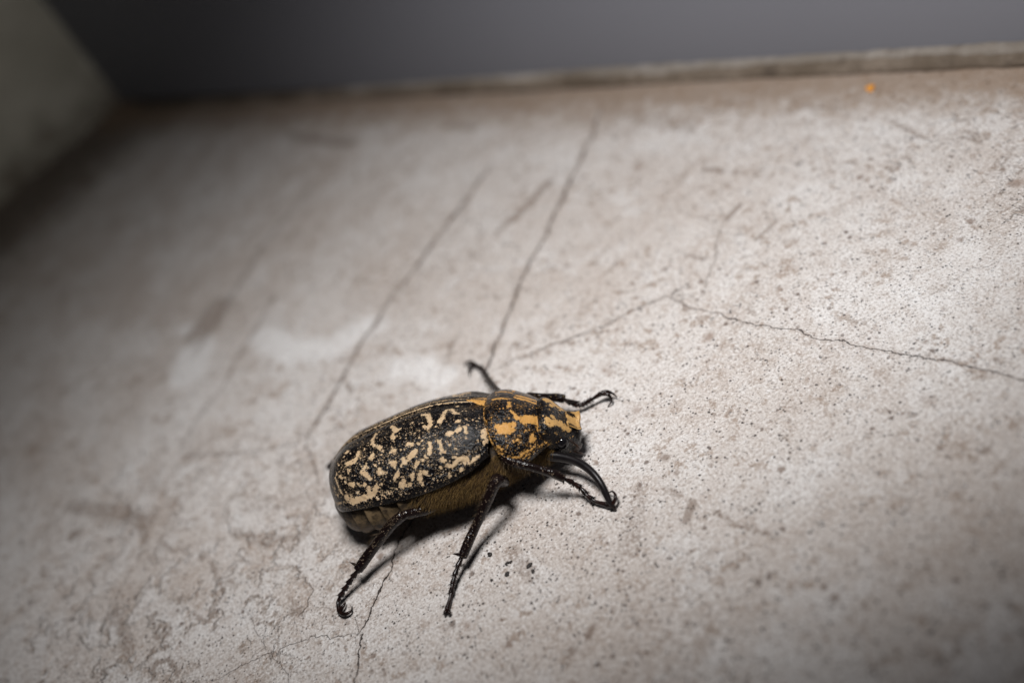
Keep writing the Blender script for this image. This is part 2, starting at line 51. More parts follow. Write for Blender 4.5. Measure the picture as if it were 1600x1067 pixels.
DATA['STROKES'] = {"elytron":[[[10.25,-4.68,7.11,0.39]],[[12.56,-5.73,6.9,0.31],[12.32,-6.58,6.37,0.31],[11.65,-6.85,6.08,0.51],[10.64,-6.79,5.97,0.41],[10.12,-6.95,5.72,0.18]],[[15.17,-3.19,7.97,0.23],[14.96,-4.41,7.71,0.36],[14.99,-5.25,7.4,0.31],[15.81,-6.04,7.09,0.23],[16.55,-6.76,6.72,0.31]],[[18.18,-3.04,8.32,0.31],[19.26,-4.75,8.01,0.51],[19.95,-4.75,8.06,0.23]],[[18.62,-5.21,7.77,0.28],[18.87,-5.99,7.42,0.41]],[[21.91,-4.26,8.28,0.28]],[[23.43,-2.9,8.58,0.13],[24.38,-3.25,8.44,0.31],[24.73,-4.48,8.14,0.36],[25.13,-5.52,7.71,0.39],[24.89,-6.25,7.36,0.31],[24.18,-5.9,7.6,0.31]],[[24.63,-6.62,7.16,0.18]],[[26.69,-5.58,7.55,0.51],[27.06,-4.54,7.86,0.36],[27.3,-3.0,8.12,0.31],[28.19,-2.95,7.94,0.31],[28.92,-4.31,7.6,0.36],[29.4,-4.37,7.47,0.31]],[[28.85,-2.12,7.86,0.23]],[[29.42,-6.33,6.91,0.28]],[[29.36,-7.53,6.01,0.46],[29.74,-7.29,6.12,0.26]],[[30.46,-7.18,5.94,0.28],[30.42,-7.76,5.37,0.26]],[[30.7,-5.97,6.6,0.18]],[[32.05,-5.84,5.89,0.23]],[[28.04,-7.85,5.92,0.46]],[[27.75,-7.84,5.96,0.26],[28.49,-7.82,5.9,0.26]],[[20.95,-7.75,6.28,0.18],[21.38,-7.71,6.34,0.33],[21.98,-7.93,6.14,0.28]],[[23.62,-7.89,6.2,0.18]],[[24.83,-8.29,5.72,0.23],[24.7,-8.73,5.17,0.39],[24.46,-9.13,4.56,0.39]],[[24.08,-9.23,4.41,0.21]],[[26.24,-8.3,5.58,0.23],[26.26,-8.79,4.95,0.28],[26.3,-9.23,4.22,0.28]],[[27.63,-8.85,4.72,0.18]],[[28.52,-9.17,3.95,0.21]],[[26.77,-9.27,4.09,0.13]],[[28.74,-9.8,1.72,0.15]],[[18.3,-7.87,5.96,0.26],[19.03,-7.89,6.01,0.31]],[[20.02,-8.1,5.86,0.21]],[[22.39,-8.68,5.28,0.31],[21.64,-8.91,4.91,0.51],[21.07,-9.12,4.53,0.31]],[[20.17,-8.93,4.79,0.31],[20.19,-9.26,4.22,0.41],[19.59,-9.26,4.14,0.26]],[[18.39,-8.96,4.57,0.51],[17.9,-8.82,4.74,0.31]],[[18.5,-9.26,4.04,0.18]],[[22.3,-9.52,3.8,0.41],[21.75,-9.68,3.38,0.36]],[[23.02,-9.5,3.87,0.23]],[[23.61,-9.39,4.11,0.28]],[[26.05,-9.74,3.03,0.46]],[[26.39,-9.97,2.08,0.28],[27.38,-9.96,1.84,0.31],[28.17,-9.79,2.3,0.39],[29.01,-9.65,2.27,0.46],[29.63,-9.56,1.98,0.36]],[[29.12,-9.75,1.57,0.31]],[[28.33,-10.12,0.69,0.28]],[[15.05,-7.26,6.19,0.44],[14.54,-7.58,5.85,0.28]],[[13.99,-7.89,5.47,0.18]],[[13.64,-8.16,5.12,0.26],[13.12,-8.48,4.63,0.44],[13.59,-8.91,4.01,0.33],[14.03,-9.28,3.32,0.26]],[[15.94,-9.12,3.98,0.57],[16.39,-9.29,3.7,0.26]],[[10.68,-7.71,5.11,0.33]],[[8.98,-7.56,4.62,0.28]],[[10.88,-8.99,3.14,0.44],[10.4,-8.75,3.44,0.21]],[[9.75,-8.4,3.75,0.21]],[[11.97,-9.2,3.04,0.23]],[[12.86,-9.36,2.84,0.33]],[[18.77,-9.62,3.24,0.26],[18.45,-9.71,2.93,0.36],[18.06,-9.86,2.37,0.18]],[[20.86,-9.97,2.34,0.28],[20.56,-10.1,1.7,0.23]],[[22.27,-9.98,2.43,0.21],[21.9,-10.11,1.81,0.33],[21.69,-10.21,1.13,0.36],[21.93,-10.35,0.53,0.21]],[[23.03,-10.07,2.05,0.44]],[[19.16,-10.03,1.79,0.31],[18.65,-10.11,1.16,0.44]],[[9.13,-8.99,1.55,0.41],[10.08,-9.4,0.8,0.57],[11.44,-9.64,0.97,0.46],[12.54,-9.76,0.96,0.46],[13.71,-9.81,1.16,0.51],[14.8,-9.75,2.01,0.36]],[[13.27,-9.61,2.1,0.31],[13.31,-9.75,1.39,0.46]],[[14.13,-10.0,0.5,0.33]],[[11.3,-9.43,2.0,0.23]],[[7.65,-6.83,4.46,0.13],[8.08,-7.72,3.66,0.15],[8.21,-8.19,2.89,0.18],[8.44,-8.55,2.25,0.15]],[[23.45,-10.17,1.48,0.15]],[[23.72,-10.28,0.83,0.15]],[[33.04,-6.73,4.36,0.46],[32.54,-7.47,4.07,0.41],[32.87,-7.61,3.18,0.33],[32.45,-8.02,3.11,0.26]],[[31.77,-8.23,3.69,0.13]],[[31.29,-9.11,1.75,0.21],[30.47,-9.45,1.6,0.31],[29.63,-9.75,1.28,0.15]],[[15.38,-8.48,4.93,0.18]],[[12.75,-7.64,5.56,0.15]],[[18.51,-7.29,6.51,0.1]],[[14.82,-9.31,3.41,0.15]],[[24.59,-10.29,0.77,0.13]],[[17.84,-8.12,5.64,0.13]],[[16.57,-8.2,5.41,0.13]],[[8.72,-6.1,5.97,0.1]],[[9.65,-7.35,5.18,0.1]],[[14.06,-8.37,4.91,0.09]],[[6.93,-7.57,1.93,0.08],[7.49,-8.01,2.0,0.05]],[[27.48,-9.85,2.39,0.11],[27.51,-9.89,2.2,0.08]],[[19.61,-10.2,0.85,0.11],[19.76,-10.22,0.76,0.08]],[[28.09,-9.82,2.24,0.12]],[[16.51,-10.07,0.8,0.09]],[[29.55,-7.01,6.42,0.07],[29.85,-6.99,6.34,0.05]],[[23.66,-8.34,5.71,0.1],[23.55,-8.35,5.7,0.07]],[[24.89,-6.99,6.89,0.13]],[[28.43,-10.1,0.74,0.12],[28.61,-10.06,0.62,0.08]],[[9.45,-8.87,2.42,0.09],[9.24,-8.84,2.33,0.06]],[[29.47,-6.24,6.95,0.11],[29.61,-6.15,6.95,0.08]],[[13.23,-6.53,6.52,0.11],[12.86,-6.56,6.45,0.08]],[[29.11,-9.37,3.2,0.1]],[[22.93,-10.07,2.06,0.1]],[[29.41,-9.8,1.26,0.09]],[[30.04,-9.67,0.77,0.1],[29.98,-9.69,0.76,0.07]],[[8.24,-6.93,4.89,0.11],[8.37,-7.01,4.9,0.08]],[[24.67,-8.95,4.84,0.12]],[[14.55,-7.61,5.82,0.11],[14.46,-7.51,5.9,0.07]],[[16.93,-9.35,3.63,0.08],[17.18,-9.3,3.78,0.06]],[[20.63,-10.28,0.66,0.08],[20.87,-10.27,0.72,0.06]],[[12.97,-6.81,6.29,0.12],[12.82,-6.68,6.37,0.08]],[[27.59,-9.7,2.89,0.13],[27.47,-9.72,2.86,0.09]],[[28.57,-9.71,2.38,0.08],[28.63,-9.67,2.5,0.05]],[[26.1,-10.32,0.43,0.12],[25.9,-10.3,0.6,0.09]],[[27.36,-8.61,5.1,0.09],[27.32,-8.58,5.15,0.06]],[[30.28,-7.66,5.54,0.06]],[[30.25,-8.28,4.78,0.12]],[[23.69,-9.85,2.93,0.08],[23.57,-9.77,3.17,0.06]],[[22.84,-8.03,6.06,0.13],[23.11,-8.16,5.93,0.09]],[[28.29,-10.13,0.67,0.06]],[[23.66,-9.87,2.86,0.09]],[[23.23,-8.64,5.34,0.08]],[[18.4,-10.22,0.58,0.09],[18.38,-10.26,0.43,0.06]],[[11.54,-9.42,2.19,0.13]],[[28.35,-5.31,7.5,0.11]],[[14.83,-8.41,4.96,0.09],[15.07,-8.32,5.11,0.06]],[[10.3,-6.68,5.99,0.08],[10.17,-6.69,5.96,0.06]],[[22.61,-8.7,5.26,0.07],[22.35,-8.66,5.3,0.05]],[[25.36,-9.22,4.31,0.06],[25.27,-9.24,4.29,0.04]],[[26.77,-9.36,3.91,0.12]],[[19.04,-7.99,5.9,0.1]],[[17.63,-9.9,2.09,0.1],[17.62,-9.92,2.0,0.07]],[[9.86,-5.36,6.78,0.09]],[[29.9,-9.27,2.95,0.13]],[[14.81,-7.78,5.69,0.07]],[[25.65,-10.34,0.17,0.12]],[[10.63,-7.78,5.01,0.06],[10.88,-7.72,5.15,0.04]],[[29.42,-7.91,5.57,0.06]],[[10.04,-9.21,1.7,0.11]],[[29.24,-9.83,0.18,0.12],[29.39,-9.79,0.11,0.09]],[[25.91,-6.4,7.2,0.12]],[[19.98,-10.34,-0.6,0.08],[19.8,-10.34,-0.61,0.05]],[[26.11,-9.38,3.92,0.09],[26.02,-9.36,3.98,0.06]],[[10.22,-6.63,6.02,0.14],[10.43,-6.57,6.11,0.1]],[[23.06,-10.39,-0.39,0.11]],[[19.26,-9.9,2.4,0.13],[18.95,-9.9,2.36,0.09]],[[28.89,-9.88,1.3,0.09]],[[13.02,-8.47,4.62,0.08],[13.11,-8.62,4.41,0.06]],[[14.81,-9.58,2.65,0.09]],[[22.78,-7.8,6.29,0.07],[22.78,-7.76,6.33,0.05]],[[12.5,-5.44,7.03,0.08]],[[9.61,-9.33,-0.55,0.1]],[[17.94,-10.34,-0.06,0.13]],[[18.81,-10.09,1.38,0.13],[18.89,-10.13,1.13,0.09]],[[20.06,-6.52,7.2,0.08]],[[28.71,-8.47,5.06,0.07],[28.49,-8.52,5.04,0.05]],[[13.05,-9.86,0.73,0.08],[13.28,-9.83,0.88,0.06]],[[9.38,-8.98,1.95,0.08],[9.4,-9.01,1.86,0.06]],[[18.84,-8.97,4.6,0.07]],[[30.2,-9.3,2.6,0.1],[30.04,-9.34,2.59,0.07]],[[9.55,-9.18,1.12,0.13],[9.92,-9.28,1.13,0.09]],[[14.93,-9.47,3.03,0.11]],[[13.88,-9.64,2.17,0.14]],[[20.53,-8.17,5.83,0.12]],[[22.46,-6.61,7.22,0.11]],[[11.18,-9.64,0.8,0.11],[11.55,-9.67,0.9,0.08]],[[15.53,-9.75,2.25,0.11]],[[23.62,-9.53,3.79,0.08],[23.3,-9.54,3.78,0.06]],[[25.48,-10.01,2.05,0.12],[25.35,-9.99,2.15,0.08]],[[29.46,-6.2,6.97,0.1],[29.64,-6.12,6.96,0.07]],[[16.62,-7.63,6.02,0.1]],[[15.35,-10.11,0.44,0.07],[15.13,-10.02,0.67,0.05]],[[25.0,-10.29,-0.6,0.07],[24.91,-10.29,-0.7,0.05]],[[23.07,-6.26,7.44,0.09],[23.09,-6.31,7.41,0.06]],[[27.42,-5.49,7.53,0.12]],[[30.11,-9.28,2.74,0.1]],[[24.98,-8.54,5.4,0.13],[25.02,-8.61,5.3,0.09]],[[6.98,-7.24,2.87,0.11],[7.02,-7.27,2.89,0.08]],[[13.01,-7.95,5.28,0.06]],[[23.63,-9.46,3.96,0.1]],[[29.75,-7.47,5.95,0.12]],[[14.57,-10.1,0.29,0.12],[14.8,-10.13,0.18,0.08]],[[25.99,-9.03,4.59,0.12]],[[28.16,-9.69,2.72,0.12],[27.99,-9.63,2.99,0.08]],[[12.24,-7.34,5.76,0.12]],[[17.88,-9.76,2.67,0.08],[18.07,-9.77,2.66,0.06]],[[11.17,-9.68,0.67,0.12],[11.07,-9.66,0.68,0.08]],[[23.12,-7.37,6.67,0.06],[23.34,-7.27,6.75,0.04]],[[12.44,-7.33,5.81,0.06],[12.4,-7.28,5.84,0.04]],[[18.32,-8.05,5.77,0.06]],[[23.45,-8.72,5.23,0.07],[23.62,-8.69,5.28,0.05]],[[26.53,-9.78,2.84,0.14],[26.41,-9.74,2.98,0.09]],[[26.32,-10.3,0.56,0.09],[26.35,-10.31,0.31,0.06]],[[9.15,-7.8,4.4,0.13],[9.55,-7.96,4.36,0.09]],[[30.82,-5.96,6.55,0.08]],[[30.91,-6.78,6.02,0.08]],[[10.98,-5.26,6.95,0.08]],[[30.4,-7.84,5.29,0.12]],[[27.1,-10.06,1.39,0.13],[27.09,-10.03,1.53,0.09]],[[26.29,-9.83,2.7,0.08],[26.42,-9.85,2.61,0.06]],[[25.22,-9.25,4.26,0.1],[25.42,-9.16,4.41,0.07]],[[18.3,-10.13,0.95,0.11],[18.06,-10.14,0.85,0.08]],[[28.32,-9.73,2.48,0.13]],[[16.68,-7.25,6.36,0.06],[17.04,-7.2,6.43,0.04]],[[9.89,-8.06,4.37,0.08],[9.59,-7.98,4.35,0.05]],[[11.83,-9.79,-0.6,0.08]],[[17.15,-10.08,0.92,0.11]],[[21.71,-6.46,7.3,0.07],[21.95,-6.35,7.38,0.05]],[[5.99,-6.97,-0.27,0.07]],[[10.29,-6.18,6.36,0.08]],[[22.09,-10.14,1.63,0.12]],[[16.38,-9.3,3.67,0.09],[16.6,-9.36,3.57,0.07]],[[27.98,-8.08,5.69,0.1],[28.16,-7.96,5.8,0.07]],[[16.77,-8.5,5.07,0.06]],[[25.61,-9.51,3.68,0.11]],[[13.63,-5.81,7.0,0.14],[13.55,-5.53,7.12,0.1]],[[21.3,-8.93,4.87,0.14]],[[29.68,-9.67,1.47,0.12],[29.92,-9.72,1.19,0.09]],[[13.44,-9.95,-0.47,0.07],[13.64,-9.98,-0.41,0.05]],[[20.06,-9.97,2.24,0.06]],[[15.19,-7.53,5.96,0.09]],[[26.31,-8.61,5.19,0.07],[26.29,-8.48,5.36,0.05]],[[11.26,-9.24,2.66,0.12]],[[16.01,-8.1,5.47,0.1]],[[15.47,-10.15,0.32,0.08],[15.69,-10.2,0.12,0.06]],[[27.97,-5.25,7.56,0.07]],[[21.72,-6.12,7.5,0.06],[21.92,-6.17,7.48,0.04]],[[31.56,-5.79,6.21,0.07],[31.52,-5.7,6.27,0.05]],[[9.31,-6.78,5.63,0.06],[9.07,-6.78,5.54,0.05]],[[18.84,-6.52,7.1,0.06],[18.93,-6.64,7.03,0.04]],[[18.82,-10.36,-0.27,0.1],[18.71,-10.36,0.02,0.07]],[[28.91,-9.72,2.01,0.11]],[[26.42,-10.21,0.9,0.09]],[[21.59,-8.9,4.93,0.09],[21.8,-8.92,4.9,0.06]],[[31.04,-7.56,5.25,0.08]],[[16.63,-10.27,0.05,0.13]],[[21.66,-9.79,3.07,0.1],[21.74,-9.86,2.86,0.07]],[[10.39,-8.41,4.07,0.09]],[[24.23,-7.27,6.72,0.13],[24.14,-7.39,6.63,0.09]],[[16.26,-7.39,6.2,0.08],[16.05,-7.51,6.06,0.06]],[[19.66,-10.21,0.81,0.13]]],"pronotum":[[[34.45,-1.49,6.98,0.28],[35.87,-1.44,6.65,0.21]],[[37.52,-0.44,5.82,0.31],[38.52,-0.46,5.2,0.42],[39.73,-0.51,4.31,0.35],[40.88,-0.38,3.3,0.21]],[[34.92,-6.91,4.54,0.35],[35.57,-7.16,3.99,0.87],[36.56,-6.82,3.62,0.84],[37.29,-5.98,3.69,0.49]],[[37.47,-4.91,4.55,0.28],[38.03,-5.11,3.97,0.49],[38.72,-4.9,3.55,0.77],[39.7,-4.29,3.02,0.77],[40.4,-4.16,2.25,0.7],[40.8,-4.25,1.57,0.35]],[[37.03,-4.17,5.3,0.21],[37.5,-4.67,4.7,0.24]],[[36.83,-2.32,6.01,0.28],[36.79,-3.44,5.75,0.28]],[[36.74,1.23,6.23,0.24],[37.09,2.34,5.86,0.17]],[[36.2,-1.51,6.48,0.17],[36.82,-1.27,6.18,0.21]],[[39.32,-6.07,1.14,0.28],[38.83,-6.68,0.65,0.28],[39.45,-6.16,0.48,0.17]],[[40.08,-4.91,1.84,0.17],[40.07,-5.17,1.42,0.17]],[[36.72,-7.83,1.87,0.17],[37.36,-7.44,1.75,0.17],[37.66,-7.42,1.24,0.14]],[[37.13,-8.12,-0.37,0.21],[37.81,-7.68,-0.4,0.21],[38.82,-6.89,-0.43,0.17],[39.19,-6.54,-0.32,0.17]],[[34.34,-8.37,1.84,0.21],[34.78,-8.47,1.48,0.14]],[[38.65,-6.1,2.3,0.14]],[[35.94,-7.81,2.77,0.14]]],"pronotum_black":[[[37.94,-5.67,3.53,0.43],[38.22,-5.7,3.27,0.3]],[[38.38,-6.81,1.39,0.55],[38.18,-7.13,0.94,0.4]]],"head":[[[41.63,-2.47,10.85,0.28],[41.89,-2.15,10.76,0.37]],[[41.97,-2.18,10.66,0.65],[42.18,-2.49,10.27,0.6],[42.81,-1.9,9.53,0.56]],[[42.81,-1.9,9.53,0.56],[43.26,-1.84,8.72,0.51],[43.68,-1.89,7.86,0.46],[43.97,-1.89,7.27,0.42]],[[42.46,-1.12,10.28,0.32],[42.63,-1.4,9.97,0.37]],[[42.34,1.24,10.43,0.28],[42.73,0.74,9.88,0.32],[43.19,0.78,9.09,0.32],[43.74,0.92,8.15,0.32],[44.09,1.11,7.52,0.32]],[[43.04,-0.98,9.33,0.14],[43.41,-1.19,8.67,0.14]],[[42.51,-3.32,8.66,0.14]]]}


# ------------------------------------------------------------------ node helpers
def mat(name):
    m = bpy.data.materials.new(name); m.use_nodes = True; nt = m.node_tree; nt.nodes.clear()
    out = nt.nodes.new('ShaderNodeOutputMaterial'); bs = nt.nodes.new('ShaderNodeBsdfPrincipled')
    nt.links.new(bs.outputs[0], out.inputs[0])
    return m, N(nt), bs
class N:
    def __init__(s, nt): s.nt = nt; s._co = None
    def put(s, sock, v):
        if hasattr(v, 'links') or isinstance(v, bpy.types.NodeSocket): s.nt.links.new(v, sock)
        elif v is not None:
            if isinstance(v, (tuple, list)) and len(v) == 3 and sock.type == 'RGBA': v = (*v, 1)
            sock.default_value = v
    def co(s):
        if s._co is None:
            t = s.nt.nodes.new('ShaderNodeTexCoord'); m = s.nt.nodes.new('ShaderNodeVectorMath'); m.operation = 'SCALE'
            s.nt.links.new(t.outputs['Object'], m.inputs[0]); m.inputs['Scale'].default_value = 1000.0
            s._co = m.outputs[0]
        return s._co
    def math(s, op, a, b=None, c=None, clamp=False):
        n = s.nt.nodes.new('ShaderNodeMath'); n.operation = op; n.use_clamp = clamp
        for k, v in enumerate((a, b, c)):
            if v is not None: s.put(n.inputs[k], v)
        return n.outputs[0]
    def vmath(s, op, a, b):
        n = s.nt.nodes.new('ShaderNodeVectorMath'); n.operation = op; s.put(n.inputs[0], a); s.put(n.inputs[1], b); return n.outputs[0]
    def noise(s, scale, detail=4, rough=.55, vec=None, dist=0.0, color=False):
        n = s.nt.nodes.new('ShaderNodeTexNoise'); s.put(n.inputs['Vector'], vec or s.co())
        n.inputs['Scale'].default_value = scale; n.inputs['Detail'].default_value = detail
        n.inputs['Roughness'].default_value = rough; n.inputs['Distortion'].default_value = dist
        return n.outputs['Color' if color else 'Fac']
    def voro(s, scale, feature='F1', vec=None, rnd=1.0):
        n = s.nt.nodes.new('ShaderNodeTexVoronoi'); n.feature = feature; s.put(n.inputs['Vector'], vec or s.co())
        n.inputs['Scale'].default_value = scale; n.inputs['Randomness'].default_value = rnd
        return n
    def step(s, v, a, b, to0=0.0, to1=1.0):
        n = s.nt.nodes.new('ShaderNodeMapRange'); n.interpolation_type = 'SMOOTHSTEP'
        s.put(n.inputs['Value'], v); s.put(n.inputs['From Min'], a); s.put(n.inputs['From Max'], b)
        s.put(n.inputs['To Min'], to0); s.put(n.inputs['To Max'], to1)
        return n.outputs[0]
    def mix(s, f, a, b, mode='MIX'):
        n = s.nt.nodes.new('ShaderNodeMix'); n.data_type = 'RGBA'; n.blend_type = mode
        s.put(n.inputs[0], f); s.put(n.inputs[6], a); s.put(n.inputs[7], b); return n.outputs[2]
    def attr(s, name):
        n = s.nt.nodes.new('ShaderNodeAttribute'); n.attribute_name = name; return n.outputs['Fac']
    def sep(s, v):
        n = s.nt.nodes.new('ShaderNodeSeparateXYZ'); s.put(n.inputs[0], v); return n.outputs
    def bump(s, h, strength, dist_mm, normal=None):
        n = s.nt.nodes.new('ShaderNodeBump'); s.put(n.inputs['Height'], h); s.put(n.inputs['Strength'], strength)
        n.inputs['Distance'].default_value = dist_mm * MM
        if normal is not None: s.put(n.inputs['Normal'], normal)
        return n.outputs[0]
    def mapping(s, scale=(1,1,1), rot=(0,0,0)):
        n = s.nt.nodes.new('ShaderNodeMapping'); s.put(n.inputs[0], s.co()); n.inputs['Scale'].default_value = scale; n.inputs['Rotation'].default_value = rot
        return n.outputs[0]

# ------------------------------------------------------------------ materials
def stone_material():
    m, n, b = mat('worn_stone')
    co = n.co()
    warp = n.noise(.12, 3, color=True)
    w = n.vmath('ADD', co, n.vmath('MULTIPLY', n.vmath('SUBTRACT', warp, (.5, .5, .5)), (9, 9, 9)))
    big = n.noise(.022, 5, .6, w)
    mid = n.noise(.085, 7, .66, w)
    fine = n.noise(.75, 6, .7)
    grain = n.noise(2.2, 5, .75)
    white = n.attr('white'); stain = n.attr('stain'); dirt = n.attr('dirt')
    zone = n.attr('coarse')
    c = n.mix(n.step(big, .40, .62), (.52, .467, .43), (.605, .57, .545))
    c = n.mix(n.math('MULTIPLY', n.step(mid, .49, .38), .42), c, (.71, .697, .69))
    tanf = n.math('MULTIPLY', n.step(mid, .50, .62), n.step(fine, .34, .60))
    c = n.mix(n.math('MULTIPLY', tanf, n.math('ADD', .5, n.math('MULTIPLY', zone, .3))), c, (.36, .28, .228))
    # discrete smudges of brown, a millimetre or two across
    m2 = n.noise(.42, 5, .62)
    sm = n.math('MULTIPLY', n.step(m2, .555, .63), n.step(n.noise(.06, 3), .38, .60, .25, 1.0))
    c = n.mix(n.math('MULTIPLY', sm, .72), c, (.28, .205, .155))
    m4 = n.noise(.19, 6, .62)
    sm2 = n.math('MULTIPLY', n.step(m4, .575, .65), n.step(n.noise(.03, 3), .42, .58, .15, 1.0))
    c = n.mix(n.math('MULTIPLY', sm2, .6), c, (.29, .215, .165))
    # coarse lime skin: rounded scabs with darker outlines
    m3 = n.noise(.15, 3, .55, n.vmath('ADD', w, n.vmath('MULTIPLY', n.noise(.4, 3, .6, color=True), (4, 4, 4))))
    rim2 = n.math('MULTIPLY', n.step(n.math('ABSOLUTE', n.math('SUBTRACT', m3, .5)), .035, .006), zone)
    rim2 = n.math('MULTIPLY', rim2, n.step(n.noise(.3, 3), .42, .58))
    c = n.mix(n.math('MULTIPLY', rim2, .75), c, (.22, .16, .12))
    c = n.mix(n.math('MULTIPLY', n.math('MULTIPLY', n.step(m3, .50, .44), zone), .4), c, (.70, .69, .685))
    c = n.mix(n.math('MULTIPLY', n.step(fine, .54, .68), .5), c, (.33, .26, .215))
    c = n.mix(n.math('MULTIPLY', n.step(grain, .50, .63), .72), c, (.24, .195, .17))
    c = n.mix(n.math('MULTIPLY', n.step(grain, .47, .36), .6), c, (.84, .83, .825))
    # scattered small marks and pits of three sizes
    pits = None
    for sc, rad, dens, amt, col in ((.11, .23, .42, .72, (.25, .175, .135)), (.27, .27, .55, .8, (.20, .145, .115)), (.6, .30, .55, .9, (.16, .12, .10)), (1.1, .30, .55, .95, (.085, .068, .06)), (1.8, .42, .8, 1.0, (.06, .05, .045))):
        dv = n.vmath('ADD', co, n.vmath('MULTIPLY', n.vmath('SUBTRACT', n.noise(sc*3.5, 3, .6, color=True), (.5, .5, .5)), (.26/sc,)*3))
        v = n.voro(sc, vec=dv)
        s = n.sep(v.outputs['Color'])
        r = n.math('MULTIPLY', n.math('MULTIPLY', n.math('LESS_THAN', s[0], dens), rad), n.math('ADD', n.math('MULTIPLY', s[1], .75), .4))
        r = n.math('MULTIPLY', r, n.step(n.noise(sc * .22, 4, .65), .42, .60, .3, 1.15))
        f = n.math('MULTIPLY', n.step(v.outputs['Distance'], r, n.math('MULTIPLY', r, .35)), n.math('MULTIPLY', n.math('GREATER_THAN', r, .001), amt))
        f = n.math('MULTIPLY', f, n.math('ADD', n.math('MULTIPLY', s[2], .6), .4))
        c = n.mix(f, c, col)
        if sc > .3: pits = f if pits is None else n.math('MAXIMUM', pits, f)
    # whitish lime patches
    wf = n.math('MULTIPLY', n.step(n.math('ADD', white, n.math('MULTIPLY', n.math('SUBTRACT', n.noise(.2, 6, .68), .5), 1.5)), .2, 1.05), .8)
    wf = n.math('MULTIPLY', wf, n.step(grain, .62, .45, .35, 1.0))
    c = n.mix(wf, c, (.76, .75, .745))
    # brown stains with ragged borders
    sf = n.step(n.math('ADD', stain, n.math('MULTIPLY', n.math('SUBTRACT', n.noise(1.1, 5, .65), .5), .8)), .24, .60)
    c = n.mix(n.math('MULTIPLY', sf, .66), c, (.20, .15, .12))
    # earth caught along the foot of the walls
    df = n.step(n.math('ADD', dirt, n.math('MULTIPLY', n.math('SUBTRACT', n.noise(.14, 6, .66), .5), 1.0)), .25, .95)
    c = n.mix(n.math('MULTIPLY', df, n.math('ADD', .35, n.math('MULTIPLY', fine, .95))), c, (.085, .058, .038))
    ef = n.step(n.math('ADD', n.attr('edge'), n.math('MULTIPLY', n.math('SUBTRACT', n.noise(.3, 6, .7), .5), 1.3)), .3, 1.0)
    c = n.mix(n.math('MULTIPLY', ef, .8), c, (.25, .175, .12))
    # hairline cracks
    sd = n.attr('crack_sd'); cs = n.attr('crack_s'); cw = n.attr('crack_w')
    j = n.math('ADD', n.math('ADD', n.math('MULTIPLY', n.math('SUBTRACT', n.noise(.16, 3, .6), .5), 2.8), n.math('MULTIPLY', n.math('SUBTRACT', n.noise(.45, 3), .5), 1.4)), n.math('MULTIPLY', n.math('SUBTRACT', n.noise(2.0, 3), .5), .55))
    d = n.math('ABSOLUTE', n.math('ADD', sd, j))
    thin = n.math('MULTIPLY', cw, n.math('ADD', .5, n.math('MULTIPLY', n.noise(.6, 3), 2.1)))
    line = n.math('MULTIPLY', n.math('MULTIPLY', n.step(d, thin, n.math('MULTIPLY', thin, .3)), cs), n.step(n.noise(.35, 3), .30, .5, .55, 1.0))
    halo = n.math('MULTIPLY', n.step(d, n.math('MULTIPLY', thin, 6), thin), n.math('MULTIPLY', cs, n.step(n.noise(.3, 4), .35, .65, .1, .55)))
    c = n.mix(halo, c, (.30, .235, .195))
    c = n.mix(line, c, (.055, .042, .036))
    n.put(b.inputs['Base Color'], c)
    n.put(b.inputs['Roughness'], n.step(fine, .3, .7, .52, .8)); b.inputs['Specular IOR Level'].default_value = .35
    h = n.math('ADD', n.math('MULTIPLY', fine, .6), n.math('MULTIPLY', grain, .34))
    h = n.math('ADD', h, n.math('MULTIPLY', n.math('MULTIPLY', n.step(m3, .54, .46), zone), .9))
    h = n.math('SUBTRACT', h, n.math('MULTIPLY', pits, .5))
    h = n.math('SUBTRACT', h, n.math('MULTIPLY', line, .9))
    n.put(b.inputs['Normal'], n.bump(h, 1.0, .42))
    return m

def plain_stone(name, c0, c1, c2, bumpd=.6):
    m, n, b = mat(name)
    a = n.noise(.05, 6, .65); f = n.noise(.5, 6, .7); g = n.noise(.16, 5, .7)
    c = n.mix(n.step(a, .36, .66), c0, c1)
    c = n.mix(n.math('MULTIPLY', n.step(g, .5, .72), .8), c, c2)
    c = n.mix(n.math('MULTIPLY', n.step(f, .52, .72), .6), c, c2)
    n.put(b.inputs['Base Color'], c); b.inputs['Roughness'].default_value = .8
    n.put(b.inputs['Normal'], n.bump(n.math('ADD', f, n.math('MULTIPLY', g, 1.5)), .8, bumpd))
    return m

def side_wall_material():
    m, n, b = mat('side_wall_stone')
    a = n.noise(.03, 5, .6); f = n.noise(.4, 6, .7)
    c = n.mix(n.step(a, .36, .66), (.44, .415, .35), (.57, .54, .465))
    c = n.mix(n.math('MULTIPLY', n.step(f, .5, .75), .5), c, (.22, .19, .15))
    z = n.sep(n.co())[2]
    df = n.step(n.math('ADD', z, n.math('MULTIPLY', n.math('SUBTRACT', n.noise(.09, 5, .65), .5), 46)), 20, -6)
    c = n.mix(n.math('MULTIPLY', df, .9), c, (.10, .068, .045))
    n.put(b.inputs['Base Color'], c); b.inputs['Roughness'].default_value = .85
    n.put(b.inputs['Normal'], n.bump(f, .7, .6))
    return m

def paint_material():
    m, n, b = mat('grey_paint')
    a = n.noise(.015, 4, .55); f = n.noise(.5, 5, .6)
    c = n.mix(a, (.140, .143, .163), (.158, .160, .181))
    c = n.mix(n.math('MULTIPLY', n.step(f, .62, .8), .15), c, (.09, .085, .08))
    n.put(b.inputs['Base Color'], c); b.inputs['Roughness'].default_value = .55
    n.put(b.inputs['Normal'], n.bump(n.noise(.8, 4), .25, .1))
    return m

